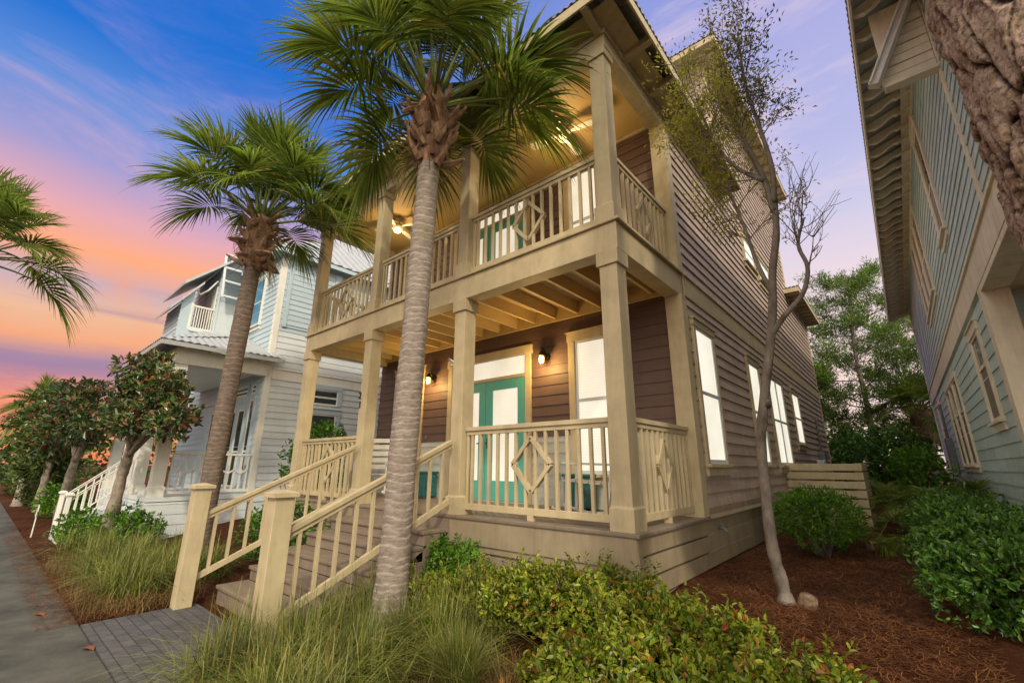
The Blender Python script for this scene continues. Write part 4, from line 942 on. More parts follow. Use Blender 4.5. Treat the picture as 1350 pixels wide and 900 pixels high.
def stems(name, mat, parent, base, blobs, n, r0=.012):
    mb = MB()
    for i in range(n):
        b = blobs[i % len(blobs)]; d = Vector((random.gauss(0, 1), random.gauss(0, 1), abs(random.gauss(0, 1)) + .2)).normalized()
        e = Vector(b[:3]) + Vector((d.x*b[3], d.y*b[4], d.z*b[5]))*.8
        s = Vector(base) + Vector((random.uniform(-.08, .08), random.uniform(-.08, .08), -.05)); m = s.lerp(e, .5) + Vector((random.uniform(-.06, .06), random.uniform(-.06, .06), .02))
        mb.tube([s, m, e], [r0, r0*.7, r0*.3], 5)
    return mb.build(name, M[mat], parent)

def shrub(label, x, y, blobs, n, size, mat, group=None, name='shrub', cat='shrub', **kw):
    """blobs relative to the base point (dx, dy, height, rx, ry, rz)"""
    z = gz(x, y); t = thing(name, label, cat, (x, y, z), group)
    bl = [(x + b[0], y + b[1], z + b[2], b[3], b[4], b[5]) for b in blobs]
    shrub_leaves('foliage', mat, t, bl, n, size, zmin=z + .02, **kw)
    stems('stems', 'twig', t, (x, y, z), bl, 9 + len(bl) * 4)
    return t

# low hawthorns along the porch and in the front bed
HG = 'low hawthorn shrubs in the front bed'
def haw(label, x, y, r, top, n=4200, mat='hawthorn', size=.05):
    g = gz(x, y); h = top - g; bl = [(0, 0, h*.40, r*.9, r*.8, h*.40)]
    for k in range(8):
        a = k*2.4 + random.uniform(-.3, .3); q = random.uniform(.3, .8); bl.append((math.cos(a)*r*q, math.sin(a)*r*q*.85, h*random.uniform(.40, .80), r*random.uniform(.24, .42), r*random.uniform(.24, .40), h*random.uniform(.20, .34)))
    t = shrub(label, x, y, bl, int(n*1.25), size, mat, HG, width=.52, shell=.35, spread=.95)
    P = []; D = []
    for k in range(16):       # young shoots standing out of the mass
        b = random.choice(bl); p = Vector((x + b[0] + random.uniform(-1, 1)*b[3]*.8, y + b[1] + random.uniform(-1, 1)*b[4]*.8, g + b[2] + b[5]*.7)); d = Vector((random.gauss(0, .35), random.gauss(0, .35), 1)).normalized()
        for j in range(9): P.append(tuple(p + d*(.018*j))); D.append(tuple((d*.6 + Vector((random.gauss(0, .7), random.gauss(0, .7), random.gauss(.1, .3)))).normalized()))
    P = np.array(P); D = np.array(D); ln = size*rng.uniform(.6, 1.05, len(P)); V, T = leaf_tris(P, D, unit(np.array([0, 0, 1.]) + rng.normal(size=P.shape)*.3), ln, ln*.5)
    np_mesh('leaves', V, T, M[mat], t)
haw('dark green shrub under the deck edge against the stair rail', -2.0, -.33, .46, .36, 3600, 'bush')
haw('low shrub just beside the ringed palm trunk below the stair rail', -1.72, -.62, .50, .22)
haw('low red-tipped shrub under the middle of the porch railing', -1.05, -.55, .52, .30)
haw('low shrub under the diamond railing below the corner post', -.40, -.45, .50, .32)
haw('low shrub wrapped round the bottom of the porch corner', .16, -.42, .50, .28)
haw('low shrub between the porch corner and the crooked tree', .68, -.42, .46, .20)
haw('low yellow-green shrub in the middle of the front bed', .28, -1.18, .50, .16)
haw('low shrub in front of the crooked tree', .95, -.98, .44, .14)
haw('straggly outermost shrub at the edge of the red mulch', 1.34, -.70, .34, .12, 1600)
haw('leafy shrub lowest in the picture beside the grass tuft', .42, -2.02, .46, .10)
haw('leafy shrub at the bottom of the picture beside the mulch path', .98, -1.72, .44, .08)

# hedge along the neighbour's wall
GH = 'hedge shrubs against the grey-green wall'
shrub('dense glossy shrub closest to the bark trunk on the mulch path edge', 2.48, 1.75, [(0, 0, .36, .62, 1.0, .38), (-.15, -.6, .31, .5, .5, .34), (-.1, .5, .40, .5, .6, .32), (.2, 0, .46, .5, .8, .32), (-.3, .1, .42, .25, .3, .26), (.1, -.3, .52, .3, .3, .24)], 13000, .052, 'hedge', GH, width=.5)
shrub('dense glossy shrub in the middle of the hedge row below the single window', 2.45, 3.75, [(0, 0, .36, .62, .9, .40), (-.1, .4, .44, .5, .5, .34), (.1, -.4, .42, .55, .5, .34), (-.25, 0, .52, .3, .3, .24)], 9500, .052, 'hedge', GH, width=.5)
shrub('dense glossy shrub at the far end of the hedge row below the palmettos', 2.4, 5.45, [(0, 0, .40, .60, .9, .44), (-.1, .4, .5, .45, .5, .34), (.1, -.4, .46, .5, .5, .38)], 5500, .058, 'hedge', GH, width=.5)
shrub('rounded clipped bright green bush beside the crooked tree', .88, 3.75, [(0, 0, .48, .50, .5, .40), (-.2, -.12, .55, .34, .34, .30), (.18, .1, .52, .36, .36, .32), (-.05, .25, .62, .34, .3, .26)], 9000, .042, 'bush', width=.4, shell=.6)
# shrubs by the steps and next door
shrub('dark leafy shrub behind the stair railing beside the leaning palm', -5.6, -.75, [(0, 0, .5, .75, .4, .5), (.5, .1, .45, .5, .35, .45), (-.5, 0, .4, .5, .4, .42)], 3600, .06, 'hedge')
shrub('tall bright shrub standing between the beige porch and the pale house', -8.5, 1.3, [(0, 0, 1.5, .6, .6, .65), (-.3, -.3, 1.2, .6, .5, .7), (.35, -.2, 1.65, .5, .5, .5), (0, 0, .6, .55, .5, .6)], 4200, .085, 'bush', width=.5)
shrub('rounded shrub behind the pale magnolia trunk', -10.3, -1.85, [(0, 0, .38, .6, .5, .40), (.5, .2, .35, .5, .4, .36), (-.5, 0, .3, .45, .4, .34)], 3400, .07, 'bush', 'shrubs before the pale house')
shrub('small shrub at the foot of the white stair rails', -11.7, -2.3, [(0, 0, .32, .5, .4, .34), (.4, 0, .28, .4, .35, .3)], 2000, .07, 'bush', 'shrubs before the pale house')
shrub('clipped column of green hedge far along the walk past the white stairs', -23.0, -2.2, [(0, 0, .9, .7, .6, .95), (0, .1, 1.9, .6, .5, .8)], 3000, .12, 'fargreen')
shrub('low dark shrub beyond the second magnolia', -18.6, -2.0, [(0, 0, .5, .9, .6, .5), (.8, .2, .4, .7, .5, .45)], 2200, .11, 'bush')
shrub('broad dark evergreen shrub under the tall pine between the houses', 1.05, 15.8, [(0, 0, 1.3, 1.3, .9, 1.1), (.8, 0, 1.7, .9, .8, .8), (-.8, .2, 1.5, 1.0, .8, .9), (.1, 0, .5, 1.3, .9, .55)], 9000, .13, 'hedge', width=.5)
shrub('bright yellow-green shrub by the far wall corner behind the palmettos', 2.3, 12.0, [(0, 0, .8, .55, .6, .8), (-.3, .2, 1.2, .45, .5, .5)], 2600, .10, 'bush')

# ================================================================== GRASS AND STRAW
def blades(name, mat, P, h, lean=.5, w=.006, parent=None, droop=.5):
    n = len(P); a = rng.random(n)*2*np.pi; d = np.stack([np.cos(a), np.sin(a), np.zeros(n)], 1); hh = h * rng.uniform(.55, 1.2, n)[:, None]; le = lean * rng.random(n)[:, None]
    side = np.stack([-d[:, 1], d[:, 0], np.zeros(n)], 1); up_ = np.array([0, 0, 1.0]); pts = []
    for t in (0, .35, .7, 1.0):
        c = P + up_*hh*(t - droop*le*t**3) + d*hh*le*(t**1.8)
        ww = w*(1 - t**2*.9); pts += [c + side*ww, c - side*ww]
    V = np.stack(pts, 1).reshape(-1, 3); b = np.arange(n)[:, None]*8
    F = np.concatenate([b + [0, 1, 3, 2], b + [2, 3, 5, 4], b + [4, 5, 7, 6]], 0)
    return np_mesh(name, V, F, M[mat], parent)
GZ = np.vectorize(gz)
def clumps(cs, per, spread):
    P = np.concatenate([np.stack([rng.normal(x, spread*s, int(per*s)), rng.normal(y, spread*s, int(per*s)), np.zeros(int(per*s))], 1) for x, y, s in cs]); P[:, 2] = GZ(P[:, 0], P[:, 1]) - .02
    return P[(P[:, 1] > -2.95)]
cs = [(-8.9, -2.3, 1), (-8.2, -1.9, .9), (-7.9, -2.45, 1), (-7.3, -2.1, 1.2), (-6.9, -2.55, 1), (-6.6, -1.9, 1), (-6.2, -2.35, 1.3), (-5.7, -2.0, 1), (-5.55, -2.5, 1), (-7.2, -1.5, .9), (-6.0, -1.5, 1), (-9.3, -2.6, .8)]
tag(blades('grass', 'grass', clumps(cs, 420, .11), .62, 1.5, .0055), kind='stuff')
cs = [(random.uniform(-9.6, -5.1), random.uniform(-2.85, -1.9), random.uniform(.6, 1)) for _ in range(40)]
tag(blades('grass', 'drygrass', clumps(cs, 220, .22), .26, 1.6, .0035), kind='stuff')
cs = [(-2.35, -2.35, 1), (-2.2, -1.9, 1), (-2.25, -1.55, 1.1), (-1.9, -2.1, 1), (-1.7, -2.45, 1), (-1.45, -2.2, .9), (-1.55, -1.75, 1), (-2.25, -1.2, 1), (-2.3, -.9, .9), (-1.25, -2.55, .9), (-1.2, -1.95, .8), (-1.35, -1.05, .9), (-1.05, -1.3, .9), (-1.5, -1.3, .9), (-.95, -2.35, .8), (-2.0, -2.65, .8), (-.75, -2.65, .7), (-1.35, -.75, .8), (-1.0, -.95, .7)]
tag(blades('grass', 'grass', clumps(cs, 330, .085), .66, 1.55, .0042), kind='stuff')
cs = [(random.uniform(-2.3, -.3), random.uniform(-2.9, -1.1), random.uniform(.6, 1)) for _ in range(46)]
tag(blades('grass', 'drygrass', clumps(cs, 230, .17), .20, 1.6, .003), kind='stuff')
t = thing('grass_tuft', 'fine pale grass tuft in the straw mulch beside the ringed palm base', 'grass tuft', (-.62, -1.55, gz(0, -1.55)))
a = rng.random(1500)*6.283; r = .09*np.sqrt(rng.random(1500)); P = np.stack([-.62 + r*np.cos(a), -1.55 + r*np.sin(a), np.full(1500, gz(0, -1.55) - .01)], 1)
blades('blades', 'grass', P, .52, .75, .0028, t, .45)
# pine straw strewn over the mulch
def straw(n, x0, x1, y0, y1, ln=.11, w=.0016, mat='straw'):
    x = rng.uniform(x0, x1, n); y = rng.uniform(y0, y1, n); a = rng.random(n)*6.283; l = ln*rng.uniform(.5, 1.2, n); z = np.where(y < -2.96, -.436, GZ(x, y)) + rng.uniform(.004, .03, n)*np.where(y < -2.96, .4, 1)
    d = np.stack([np.cos(a), np.sin(a), rng.normal(0, .18, n)], 1); s = np.stack([-np.sin(a), np.cos(a), np.zeros(n)], 1)*w; c = np.stack([x, y, z], 1); bend = s*rng.uniform(-14, 14, n)[:, None]; l = l[:, None]
    V = np.stack([c - d*l*.5 - s, c - d*l*.5 + s, c + bend - s, c + bend + s, c + d*l*.5 - s, c + d*l*.5 + s], 1).reshape(-1, 3); b = np.arange(n)[:, None]*6
    return V, np.concatenate([b + [0, 2, 3, 1], b + [2, 4, 5, 3]], 0)
Vs, Fs, off = [], [], 0
for args in ((52000, .05, 2.2, -.6, 7.5), (16000, -1.4, 1.9, -2.9, -.1), (9000, -2.4, 1.2, -2.95, -1.0), (16000, -9.5, -4.9, -3.02, -1.2), (2600, -14, -4.85, -3.28, -2.95), (9000, -18, -9, -3.1, -1.4)):
    V, F = straw(*args); Vs.append(V); Fs.append(F + off); off += len(V)
tag(np_mesh('pine_straw', np.concatenate(Vs), np.concatenate(Fs), M['straw']), kind='stuff')
k = 0
for x, y, lb in ((-3.95, -3.05, 'dry brown leaf lying on the sidewalk edge by the grass'), (-5.6, -3.25, 'dry brown leaf lying alone on the open sidewalk'), (-3.2, -2.35, 'dry brown leaf on the dark brick path')):
    z = -.428; V, T = leaf_tris(np.array([[x, y, z + .004]]), unit(np.array([[.8, .5, .02]])), np.array([[0., 0, 1]]), np.array([.13]), np.array([.075]), .18)
    tag(np_mesh('fallen_leaf', V, T, M['deadleaf']), lb, 'leaf', 'fallen leaves on the paving')
# ================================================================== PALMS
def frond_mesh(name, elev, pet, blade, nseg=58, droop=.5, seed=0, span=118):
    """fan palm frond growing out along +X at the given elevation: stalk, arched midrib and split drooping segments"""
    r = random.Random(seed); el = RAD(elev); pts = []; p = Vector((.10, 0, 0)); d = Vector((math.cos(el), 0, math.sin(el))); n = 10
    for i in range(n + 1):
        pts.append(p.copy()); p = p + d * (pet / n); d = (d + Vector((.0, 0, -.026 * (1 + droop) * (i / n + .3)))).normalized()
    st = MB(); st.tube(pts, [.026 - .014 * i / n for i in range(n + 1)], 6)
    nst = len(st.f)
    costa = []; nc = 12; clen = blade * .54; q = pts[-1].copy()
    for i in range(nc + 1):
        costa.append((q.copy(), d.copy())); q = q + d * (clen / nc); d = (d + Vector((0, 0, -.045 * (1 + droop)))).normalized()
    V = []; F = []
    for k in range(nseg):
        a = RAD(-span + 2*span*(k + .5) / nseg) + r.uniform(-.03, .03); fr = (1 - abs(a) / RAD(span)) ** .8
        c, t = costa[min(nc, int(fr * nc))]; s = Vector((0, 1, 0)); nrm = t.cross(s); nrm = -nrm if nrm.z < 0 else nrm
        dr = (t * math.cos(a) + s * math.sin(a) + nrm * (.42 * abs(math.sin(a)) + .02)).normalized(); L_ = blade * r.uniform(.86, 1.08) * (1 - .28 * (abs(a) / RAD(span)) ** 2)
        tip_droop = droop * r.uniform(.6, 1.4); sd = dr.cross(nrm).normalized(); rows = []
        for j, tt in enumerate((0, .22, .45, .68, .86, 1.0)):
            w = .0155 * blade / .85 * (.35 + 1.0*min(1, tt / .3)) * (1 - max(0, tt - .35) / .65 * .93); pp = c + dr * L_ * tt + Vector((0, 0, -1)) * tip_droop * L_ * .75 * tt ** 2.6 - dr * (.15 * tip_droop * L_ * tt ** 3)
            rows.append((pp + sd*w + nrm*w*.5, pp - nrm*w*.2, pp - sd*w + nrm*w*.5))
        b = len(V)
        for rw in rows: V += list(rw)
        for j in range(5):
            o = b + 3*j; F += [(o, o+3, o+4, o+1), (o+1, o+4, o+5, o+2)]
    me = bpy.data.meshes.new(name); b = len(st.v)
    me.from_pydata([tuple(v) for v in st.v] + [tuple(v) for v in V], [], st.f + [tuple(i + b for i in f) for f in F])
    mi = np.zeros(len(me.polygons), dtype=np.int32); mi[nst:] = 1; me.polygons.foreach_set('material_index', mi)
    me.materials.append(M['petiole']); me.materials.append(M['frond']); me.update(); return me

FR_T = {}
for e in (82, 62, 42, 20, 22, -4, -26):
    for v in range(2): FR_T[(e, v)] = frond_mesh('frond', e + v*5, .78 + .14*v, .92, droop=.17 + (82 - e) * .0042, seed=e*3 + v)
DEAD_T = frond_mesh('dry_frond', -62, .7, .6, 20, .9, 5); DEAD_T.materials.clear(); DEAD_T.materials.append(M['deadfrond']); DEAD_T.materials.append(M['deadfrond'])

def palm(label, base, top, r0, r1, scale=1.0, seed=1, dist=None, boots=1.15, rings=True, group='sabal palms along the front walk', nm='palm_tree', bend=0.0, dead=2, tmat='palmtrunk', tiers=((82, 5), (62, 8), (42, 9), (20, 9), (-4, 4), (-26, 1))):
    r = random.Random(seed); base, top = Vector(base), Vector(top); t = thing(nm, label, 'palm tree', base, group)
    # ringed trunk
    nr, ns = (440, 40) if rings else (60, 14); vs = []; fs = []; rg = []
    edges = [0.0]
    while edges[-1] < 8: edges.append(edges[-1] + r.uniform(.055, .105))
    ei = 0
    for i in range(nr + 1):
        f = i / nr; c = base.lerp(top, f) + Vector((bend * math.sin(f * math.pi), 0, 0)); rad = r0 + (r1 - r0) * f + .085 * math.exp(-f * 24); z = f * (top - base).length
        for k in range(ns):
            th = 2 * math.pi * k / ns; cx_, cy_ = math.cos(th), math.sin(th)
            zz = z + .030 * mnoise.noise((cx_ * 1.3, cy_ * 1.3, z * 1.1 + seed)) + .012 * mnoise.noise((cx_ * 4, cy_ * 4, z * 5))
            ei = max(0, min(len(edges) - 2, ei))
            while ei > 0 and edges[ei] > zz: ei -= 1
            while ei < len(edges) - 2 and edges[ei + 1] <= zz: ei += 1
            ph = (zz - edges[ei]) / (edges[ei + 1] - edges[ei]); lip_ = max(0, 1 - abs(ph - .90) / .13) * (.4 + .9 * abs(mnoise.noise((cx_ * 2.2, cy_ * 2.2, ei * 1.7 + seed))))
            q = rad + .010 * lip_ - .004 * max(0, 1 - ph / .2) + .008 * mnoise.noise((cx_ * 1.6, cy_ * 1.6, z * 1.5)) + .004 * mnoise.noise((cx_ * 6, cy_ * 6, z * 9))
            rg.append(lip_ * .8 + .25 * ph); vs.append(c + Vector((cx_, cy_, 0)) * q)
    for i in range(nr):
        for k in range(ns): fs.append((i*ns + k, i*ns + (k+1) % ns, (i+1)*ns + (k+1) % ns, (i+1)*ns + k))
    mb = MB(); mb.add(vs, fs, True); o = mb.build('trunk', M[tmat], t); at = o.data.attributes.new('ring', 'FLOAT', 'POINT'); at.data.foreach_set('value', np.array(rg, dtype=np.float32))
    # old leaf bases under the crown
    mb = MB(); bh = boots * scale; ax = Vector((0, 0, 1))
    mb.lathe([(r1*.98, -.06), (r1*1.28, .05), (r1*1.6, bh*.35), (r1*1.75, bh*.65), (r1*1.25, bh*.95), (r1*.4, bh*1.1)], top, 18)
    nb_ = 46 if rings else 16
    for k in range(nb_):
        f = (k + .5) / nb_; th = k * 2.39996; z = f * bh; rr = r1 * (1.15 + .55 * math.sin(math.pi * min(1, f * .9 + .1)))
        d = Vector((math.cos(th), math.sin(th), 0)); tz = Vector((-d.y, d.x, 0))
        p = top + d * rr * .86 + Vector((0, 0, z - .10)); up_ = 1.0 if r.random() < .62 else r.uniform(-.5, .4); ln = r.uniform(.16, .34) * scale * (1.25 if up_ < .5 else 1)
        tilt = r.uniform(-.5, .5)
        q = p + (d * r.uniform(.45, .85) + Vector((0, 0, up_ * 1.0)) + tz * tilt).normalized() * ln; m = p.lerp(q, .5) + d * .03
        mb.tube([p, m, q], [.052*scale, .036*scale, .016*scale], 5, smooth=False)
    for k in range(26 if rings else 0):
        th = r.uniform(0, 6.28); d = Vector((math.cos(th), math.sin(th), 0)); p = top + d * r1 * r.uniform(1.1, 1.6) + Vector((0, 0, r.uniform(-.05, bh*.7)))
        mb.tube([p, p + d * .08 + Vector((r.uniform(-.1, .1), r.uniform(-.1, .1), -.10)), p + d * .10 + Vector((r.uniform(-.15, .15), r.uniform(-.15, .15), -.30))], [.008, .006, .003], 4)
    mb.build('leaf_bases', M['boots'], t)
    hub = top + Vector((0, 0, bh * .80)); k = 0
    for e, cnt in tiers:
        a0 = r.uniform(0, 6.28)
        for i in range(cnt):
            o = bpy.data.objects.new('frond', FR_T[(e, k % 2)]); k += 1; col.objects.link(o); o.parent = t
            o.location = hub - base + Vector((0, 0, (e / 82) * .22 * scale)); s = scale * r.uniform(.86, 1.12); o.scale = (s, s, s)
            o.rotation_euler = (r.uniform(-.10, .10), r.uniform(-.08, .08), a0 + i * 2 * math.pi / cnt + r.uniform(-.22, .22))
    for i in range(dead):
        o = bpy.data.objects.new('dry_frond', DEAD_T); col.objects.link(o); o.parent = t; o.location = hub - base + Vector((0, 0, -.35)); o.scale = (.6 * scale,) * 3; o.rotation_euler = (0, 0, r.uniform(0, 6.28))
    return t
palm('tall palm with ringed pale trunk standing before the stairs and the porch middle', (-2.02, -1.17, -.42), (-1.86, -1.15, 4.75), .150, .126, 1.0, 3, boots=1.0, tiers=((82, 5), (62, 9), (42, 10), (20, 9), (-4, 2)))
palm('leaning palm between the stair posts and the pale blue house', (-6.75, -1.45, -.45), (-6.36, -1.5, 4.62), .15, .130, .95, 8, boots=1.05, bend=-.06, tmat='palmtrunk2', tiers=((82, 6), (62, 10), (42, 10), (22, 7)))
palm('palm whose crown enters the picture at its edge against the sunset', (-13.0, -4.95, -.55), (-12.9, -5.0, 4.6), .18, .15, 1.0, 21, rings=False, tiers=((82, 4), (62, 6), (42, 6), (20, 6), (-4, 3)))
palm('small distant palm peeping over the magnolia crowns', (-25.5, -2.6, -.5), (-25.5, -2.6, 2.6), .15, .13, .7, 33, rings=False)
# shaggy palm trunk at the far corner of the grey-green house
palm('shaggy palm with brown hanging leaf bases behind the grey-green house corner', (2.75, 20.6, -.1), (2.75, 20.6, 2.2), .22, .22, .8, 44, rings=False, boots=1.6, group=None, dead=9)

def palmetto(label, x, y, zb, n, ln, seed, hgt=.5):
    r = random.Random(seed); t = thing('palmetto', label, 'palmetto', (x, y, zb), 'palmettos beside the path')
    for i in range(n):
        e = r.choice((62, 42, 42, 20, 20)); o = bpy.data.objects.new('frond', FR_T[(e, i % 2)]); col.objects.link(o); o.parent = t; s = ln * r.uniform(.8, 1.1); o.scale = (s, s, s)
        o.rotation_euler = (0, r.uniform(-.1, .1), i * 2.4 + r.uniform(-.3, .3)); o.location = (0, 0, hgt * .3)
    mb = MB(); mb.lathe([(.07, -.1), (.08, hgt*.2), (.05, hgt*.4), (0, hgt*.45)], (x, y, zb), 10); mb.build('trunk', M['boots'], t)
palmetto('fan-leaved palmetto rising behind the hedge at the path end', 2.05, 7.2, .25, 13, .42, 2)
palmetto('fan-leaved palmetto against the wall under the triple window', 2.72, 7.0, .25, 12, .40, 5)
palmetto('low dark palmetto spreading beside the round bush', 1.36, 4.75, .0, 11, .42, 9, .3)
palmetto('palmetto beyond the slat fence', 1.55, 9.5, .1, 11, .45, 12)

# ================================================================== BROADLEAF TREES
def limb(mb, pts, r0, r1, n=8, wob=.0):
    P = [Vector(p) for p in pts]; out = []
    for i in range(len(P) - 1):      # Catmull-Rom through the points
        a, b, c, d = P[max(i-1, 0)], P[i], P[i+1], P[min(i+2, len(P)-1)]
        for k in range(5):
            t = k / 5; out.append(.5*((2*b) + (c - a)*t + (2*a - 5*b + 4*c - d)*t*t + (3*b - a - 3*c + d)*t**3))
    out.append(P[-1]); m = len(out)
    rad = [(r0 + (r1 - r0) * (i / (m-1))) * (1 + wob * mnoise.noise((i * .7, r0 * 90, 1))) for i in range(m)]
    mb.tube(out, rad, n); return out
def twigs(mb, root, d, ln, r, depth, ends, spread=.6, up=.15, rr=random, n=(2, 4)):
    q = root; pts = [root]; dd = d.normalized()
    for i in range(3):
        dd = (dd + Vector((rr.gauss(0, .16), rr.gauss(0, .16), rr.gauss(0, .14) + up*.25))).normalized(); q = q + dd*ln/3; pts.append(q)
    mb.tube(pts, [r, r*.85, r*.7, r*.5], 4 if r < .012 else 6, cap=False)
    ends.append((q, dd))
    if depth > 0:
        for k in range(rr.randint(*n)):
            b = pts[rr.choice((1, 2, 3))] ; nd = (dd + Vector((rr.gauss(0, spread), rr.gauss(0, spread), rr.gauss(0, spread) + up))).normalized()
            twigs(mb, b, nd, ln * rr.uniform(.55, .85), r * .58, depth - 1, ends, spread, up, rr, n)
def twig_leaves(name, mat, parent, ends, per, size, width=.4, jit=.10, hang=.0):
    P = np.repeat(np.array([tuple(e[0]) for e in ends]), per, 0); D0 = np.repeat(np.array([tuple(e[1]) for e in ends]), per, 0)
    P = P + rng.normal(size=P.shape)*jit; D = unit(D0 + rng.normal(size=P.shape)*.8 + np.array([0, 0, -hang])); U = unit(np.array([0, 0, 1.0]) + rng.normal(size=P.shape)*.5)
    ln = size*rng.uniform(.6, 1.25, len(P)); V, T = leaf_tris(P, D, U, ln, ln*width, shape=4 if size < .06 else 6)
    return np_mesh(name, V, T, M[mat], parent)

# crooked tree by the side wall
rr = random.Random(5)
t = thing('tree', 'slender crooked tree with thin yellow leaves and bare twigs against the brown side wall', 'tree', (.9, .98, -.03))
mb = MB()
limb(mb, [(.92, .98, -.12), (.91, .98, .12), (.87, .98, .46), (.88, .99, .99), (.90, 1.0, 1.41), (1.0, 1.0, 1.9), (1.13, 1.0, 2.45), (1.20, 1.0, 2.85), (1.24, 1.0, 3.15), (1.33, 1.0, 3.55), (1.36, 1.02, 3.95)], .056, .032, 12, .22)
mb.lathe([(.12, -.1), (.085, .02), (.052, .12)], (.92, .98, -.04), 14)
mb.tube([(1.0, 1.0, 1.75), (1.03, .95, 1.80)], [.04, .018], 7); mb.tube([(.87, .98, .7), (.845, .945, .715)], [.036, .016], 7)
A = limb(mb, [(1.34, 1.0, 3.8), (1.30, 1.02, 4.25), (1.20, 1.05, 4.7), (1.10, 1.1, 5.2), (.98, 1.1, 5.8)], .032, .012, 8)
B = limb(mb, [(1.36, 1.0, 3.9), (1.40, .95, 4.3), (1.36, .9, 4.8), (1.30, .85, 5.4), (1.32, .8, 6.1)], .030, .011, 8)
C = limb(mb, [(1.13, 1.0, 2.45), (1.28, .96, 2.62), (1.47, .92, 2.80), (1.55, .90, 3.05), (1.51, .88, 3.3), (1.60, .85, 3.55)], .032, .012, 8)
D_ = limb(mb, [(1.2, 1.0, 2.9), (1.10, 1.03, 3.3), (1.02, 1.08, 3.8), (.90, 1.1, 4.4), (.80, 1.1, 5.1)], .026, .010, 8)
E_ = limb(mb, [(1.3, 1.0, 4.2), (1.05, 1.0, 4.5), (.86, .98, 4.95), (.74, .95, 5.6)], .026, .010, 6)
mb.build('trunk', M['barkgrey'], t)
mb = MB(); ey = []; eg = []; eb = []
for pth, k0 in ((A, 5), (D_, 8), (E_, 5)):
    for i in range(k0, len(pth), 2):
        d = (pth[min(i+1, len(pth)-1)] - pth[i-1]).normalized()
        for s in range(2): twigs(mb, pth[i], (d + Vector((rr.gauss(-.15, .6), rr.gauss(-.1, .6), rr.gauss(.15, .5)))), rr.uniform(.30, .52), .008, 2, ey, .6, .12, rr)
for i in range(9, len(B), 2):
    d = (B[i] - B[i-1]).normalized()
    for s in range(2): twigs(mb, B[i], (d + Vector((rr.gauss(.1, .5), rr.gauss(0, .5), .3))), rr.uniform(.28, .42), .008, 2, eg, .5, .25, rr)
for i in range(14, len(C), 3):
    d = (C[i] - C[i-1]).normalized()
    for s in range(2): twigs(mb, C[i], (d + Vector((rr.gauss(.0, .45), rr.gauss(0, .4), .4))), rr.uniform(.30, .46), .009, 2, eb, .5, .3, rr)
mb.build('twigs', M['twig'], t)
twig_leaves('foliage', 'yellowleaf', t, ey, 12, .050, .36, .06)
twig_leaves('upper_foliage', 'greyleaf', t, eg, 8, .055, .36, .06)
twig_leaves('sparse_foliage', 'greyleaf', t, eb[::7], 1, .045, .4, .04)
mb = MB(); mb.tube([(1.07, 1.02, -.12), (1.08, 1.0, .0), (1.10, .98, .065), (1.105, .975, .07), (1.10, .98, .03)], [.10, .08, .068, .045, .04], 14); o = mb.build('tree_stump', M['barkpine']); tag(o, 'short sawn stump at the foot of the crooked tree', 'stump')

# magnolias before the pale house
def magnolia(label, base, pts, crown, n, seed, size=.16, dx=0.0, dz=0.0, mat='magnolia'):
    base = (base[0] + dx, base[1], base[2]); pts = [(p[0] + dx, p[1], p[2] + (dz if p[2] > .2 else 0)) for p in pts]; crown = [(c[0] + dx, c[1], c[2] + dz, *c[3:]) for c in crown]
    r2 = random.Random(seed); t = thing('magnolia_tree' if mat == 'magnolia' else 'broadleaf_tree', label, 'tree', base, 'magnolias along the walk' if mat == 'magnolia' else None); mb = MB(); pth = limb(mb, pts, .13, .08, 12, .25); top = pth[-1]
    for c in crown:
        m = top.lerp(Vector(c[:3]), .55) + Vector((r2.uniform(-.15, .15), r2.uniform(-.15, .15), .0)); limb(mb, [top - Vector((0, 0, .3)), m, Vector(c[:3])], .05, .015, 6)
    mb.build('trunk', M['barkpale'], t)
    shrub_leaves('crown', mat, t, crown, n, size, .42, .3, .9, .35, cluster=6)
    return t
magnolia('magnolia with knotty pale trunk in front of the white stair rails', (-10.1, -2.0, -.45), [(-10.1, -2.0, -.5), (-10.05, -2.0, 0), (-9.9, -2.0, .5), (-9.85, -2.0, 1.0), (-9.65, -2.0, 1.45), (-9.55, -2.0, 1.75)],
         [(-9.2, -1.9, 2.75, .62, .6, .36), (-8.6, -1.8, 2.35, .55, .5, .34), (-9.9, -2.0, 2.45, .60, .6, .38), (-9.1, -2.2, 3.12, .42, .42, .26), (-8.15, -1.75, 2.0, .42, .45, .26), (-9.4, -1.6, 2.2, .6, .55, .3), (-8.75, -1.9, 2.85, .42, .4, .26), (-10.3, -1.9, 2.1, .5, .5, .3), (-9.6, -2.1, 2.95, .4, .4, .25), (-8.9, -2.2, 2.1, .5, .5, .28), (-7.75, -1.7, 2.15, .3, .3, .2), (-10.7, -1.9, 2.6, .4, .4, .25), (-9.3, -1.9, 3.4, .22, .22, .2), (-8.4, -1.9, 2.75, .3, .3, .2)], 5000, 4, .145, -.55, -.10)
magnolia('darker magnolia standing farther along the walk', (-14.2, -2.2, -.45), [(-14.2, -2.2, -.5), (-14.25, -2.2, .4), (-14.1, -2.2, 1.1), (-14.0, -2.2, 1.6)],
         [(-15.0, -2.2, 2.5, .9, .8, .5), (-13.0, -2.3, 2.8, .8, .7, .45), (-15.4, -2.3, 2.1, .9, .8, .5), (-14.1, -2.4, 3.3, .6, .6, .35), (-16.6, -2.4, 2.3, .8, .7, .5), (-13.4, -2.2, 2.1, .7, .6, .4), (-15.2, -2.4, 2.9, .7, .6, .4), (-17.6, -2.5, 2.7, .8, .7, .5), (-12.4, -2.2, 2.4, .5, .5, .35)], 5000, 6, .18, -2.0, -.05)

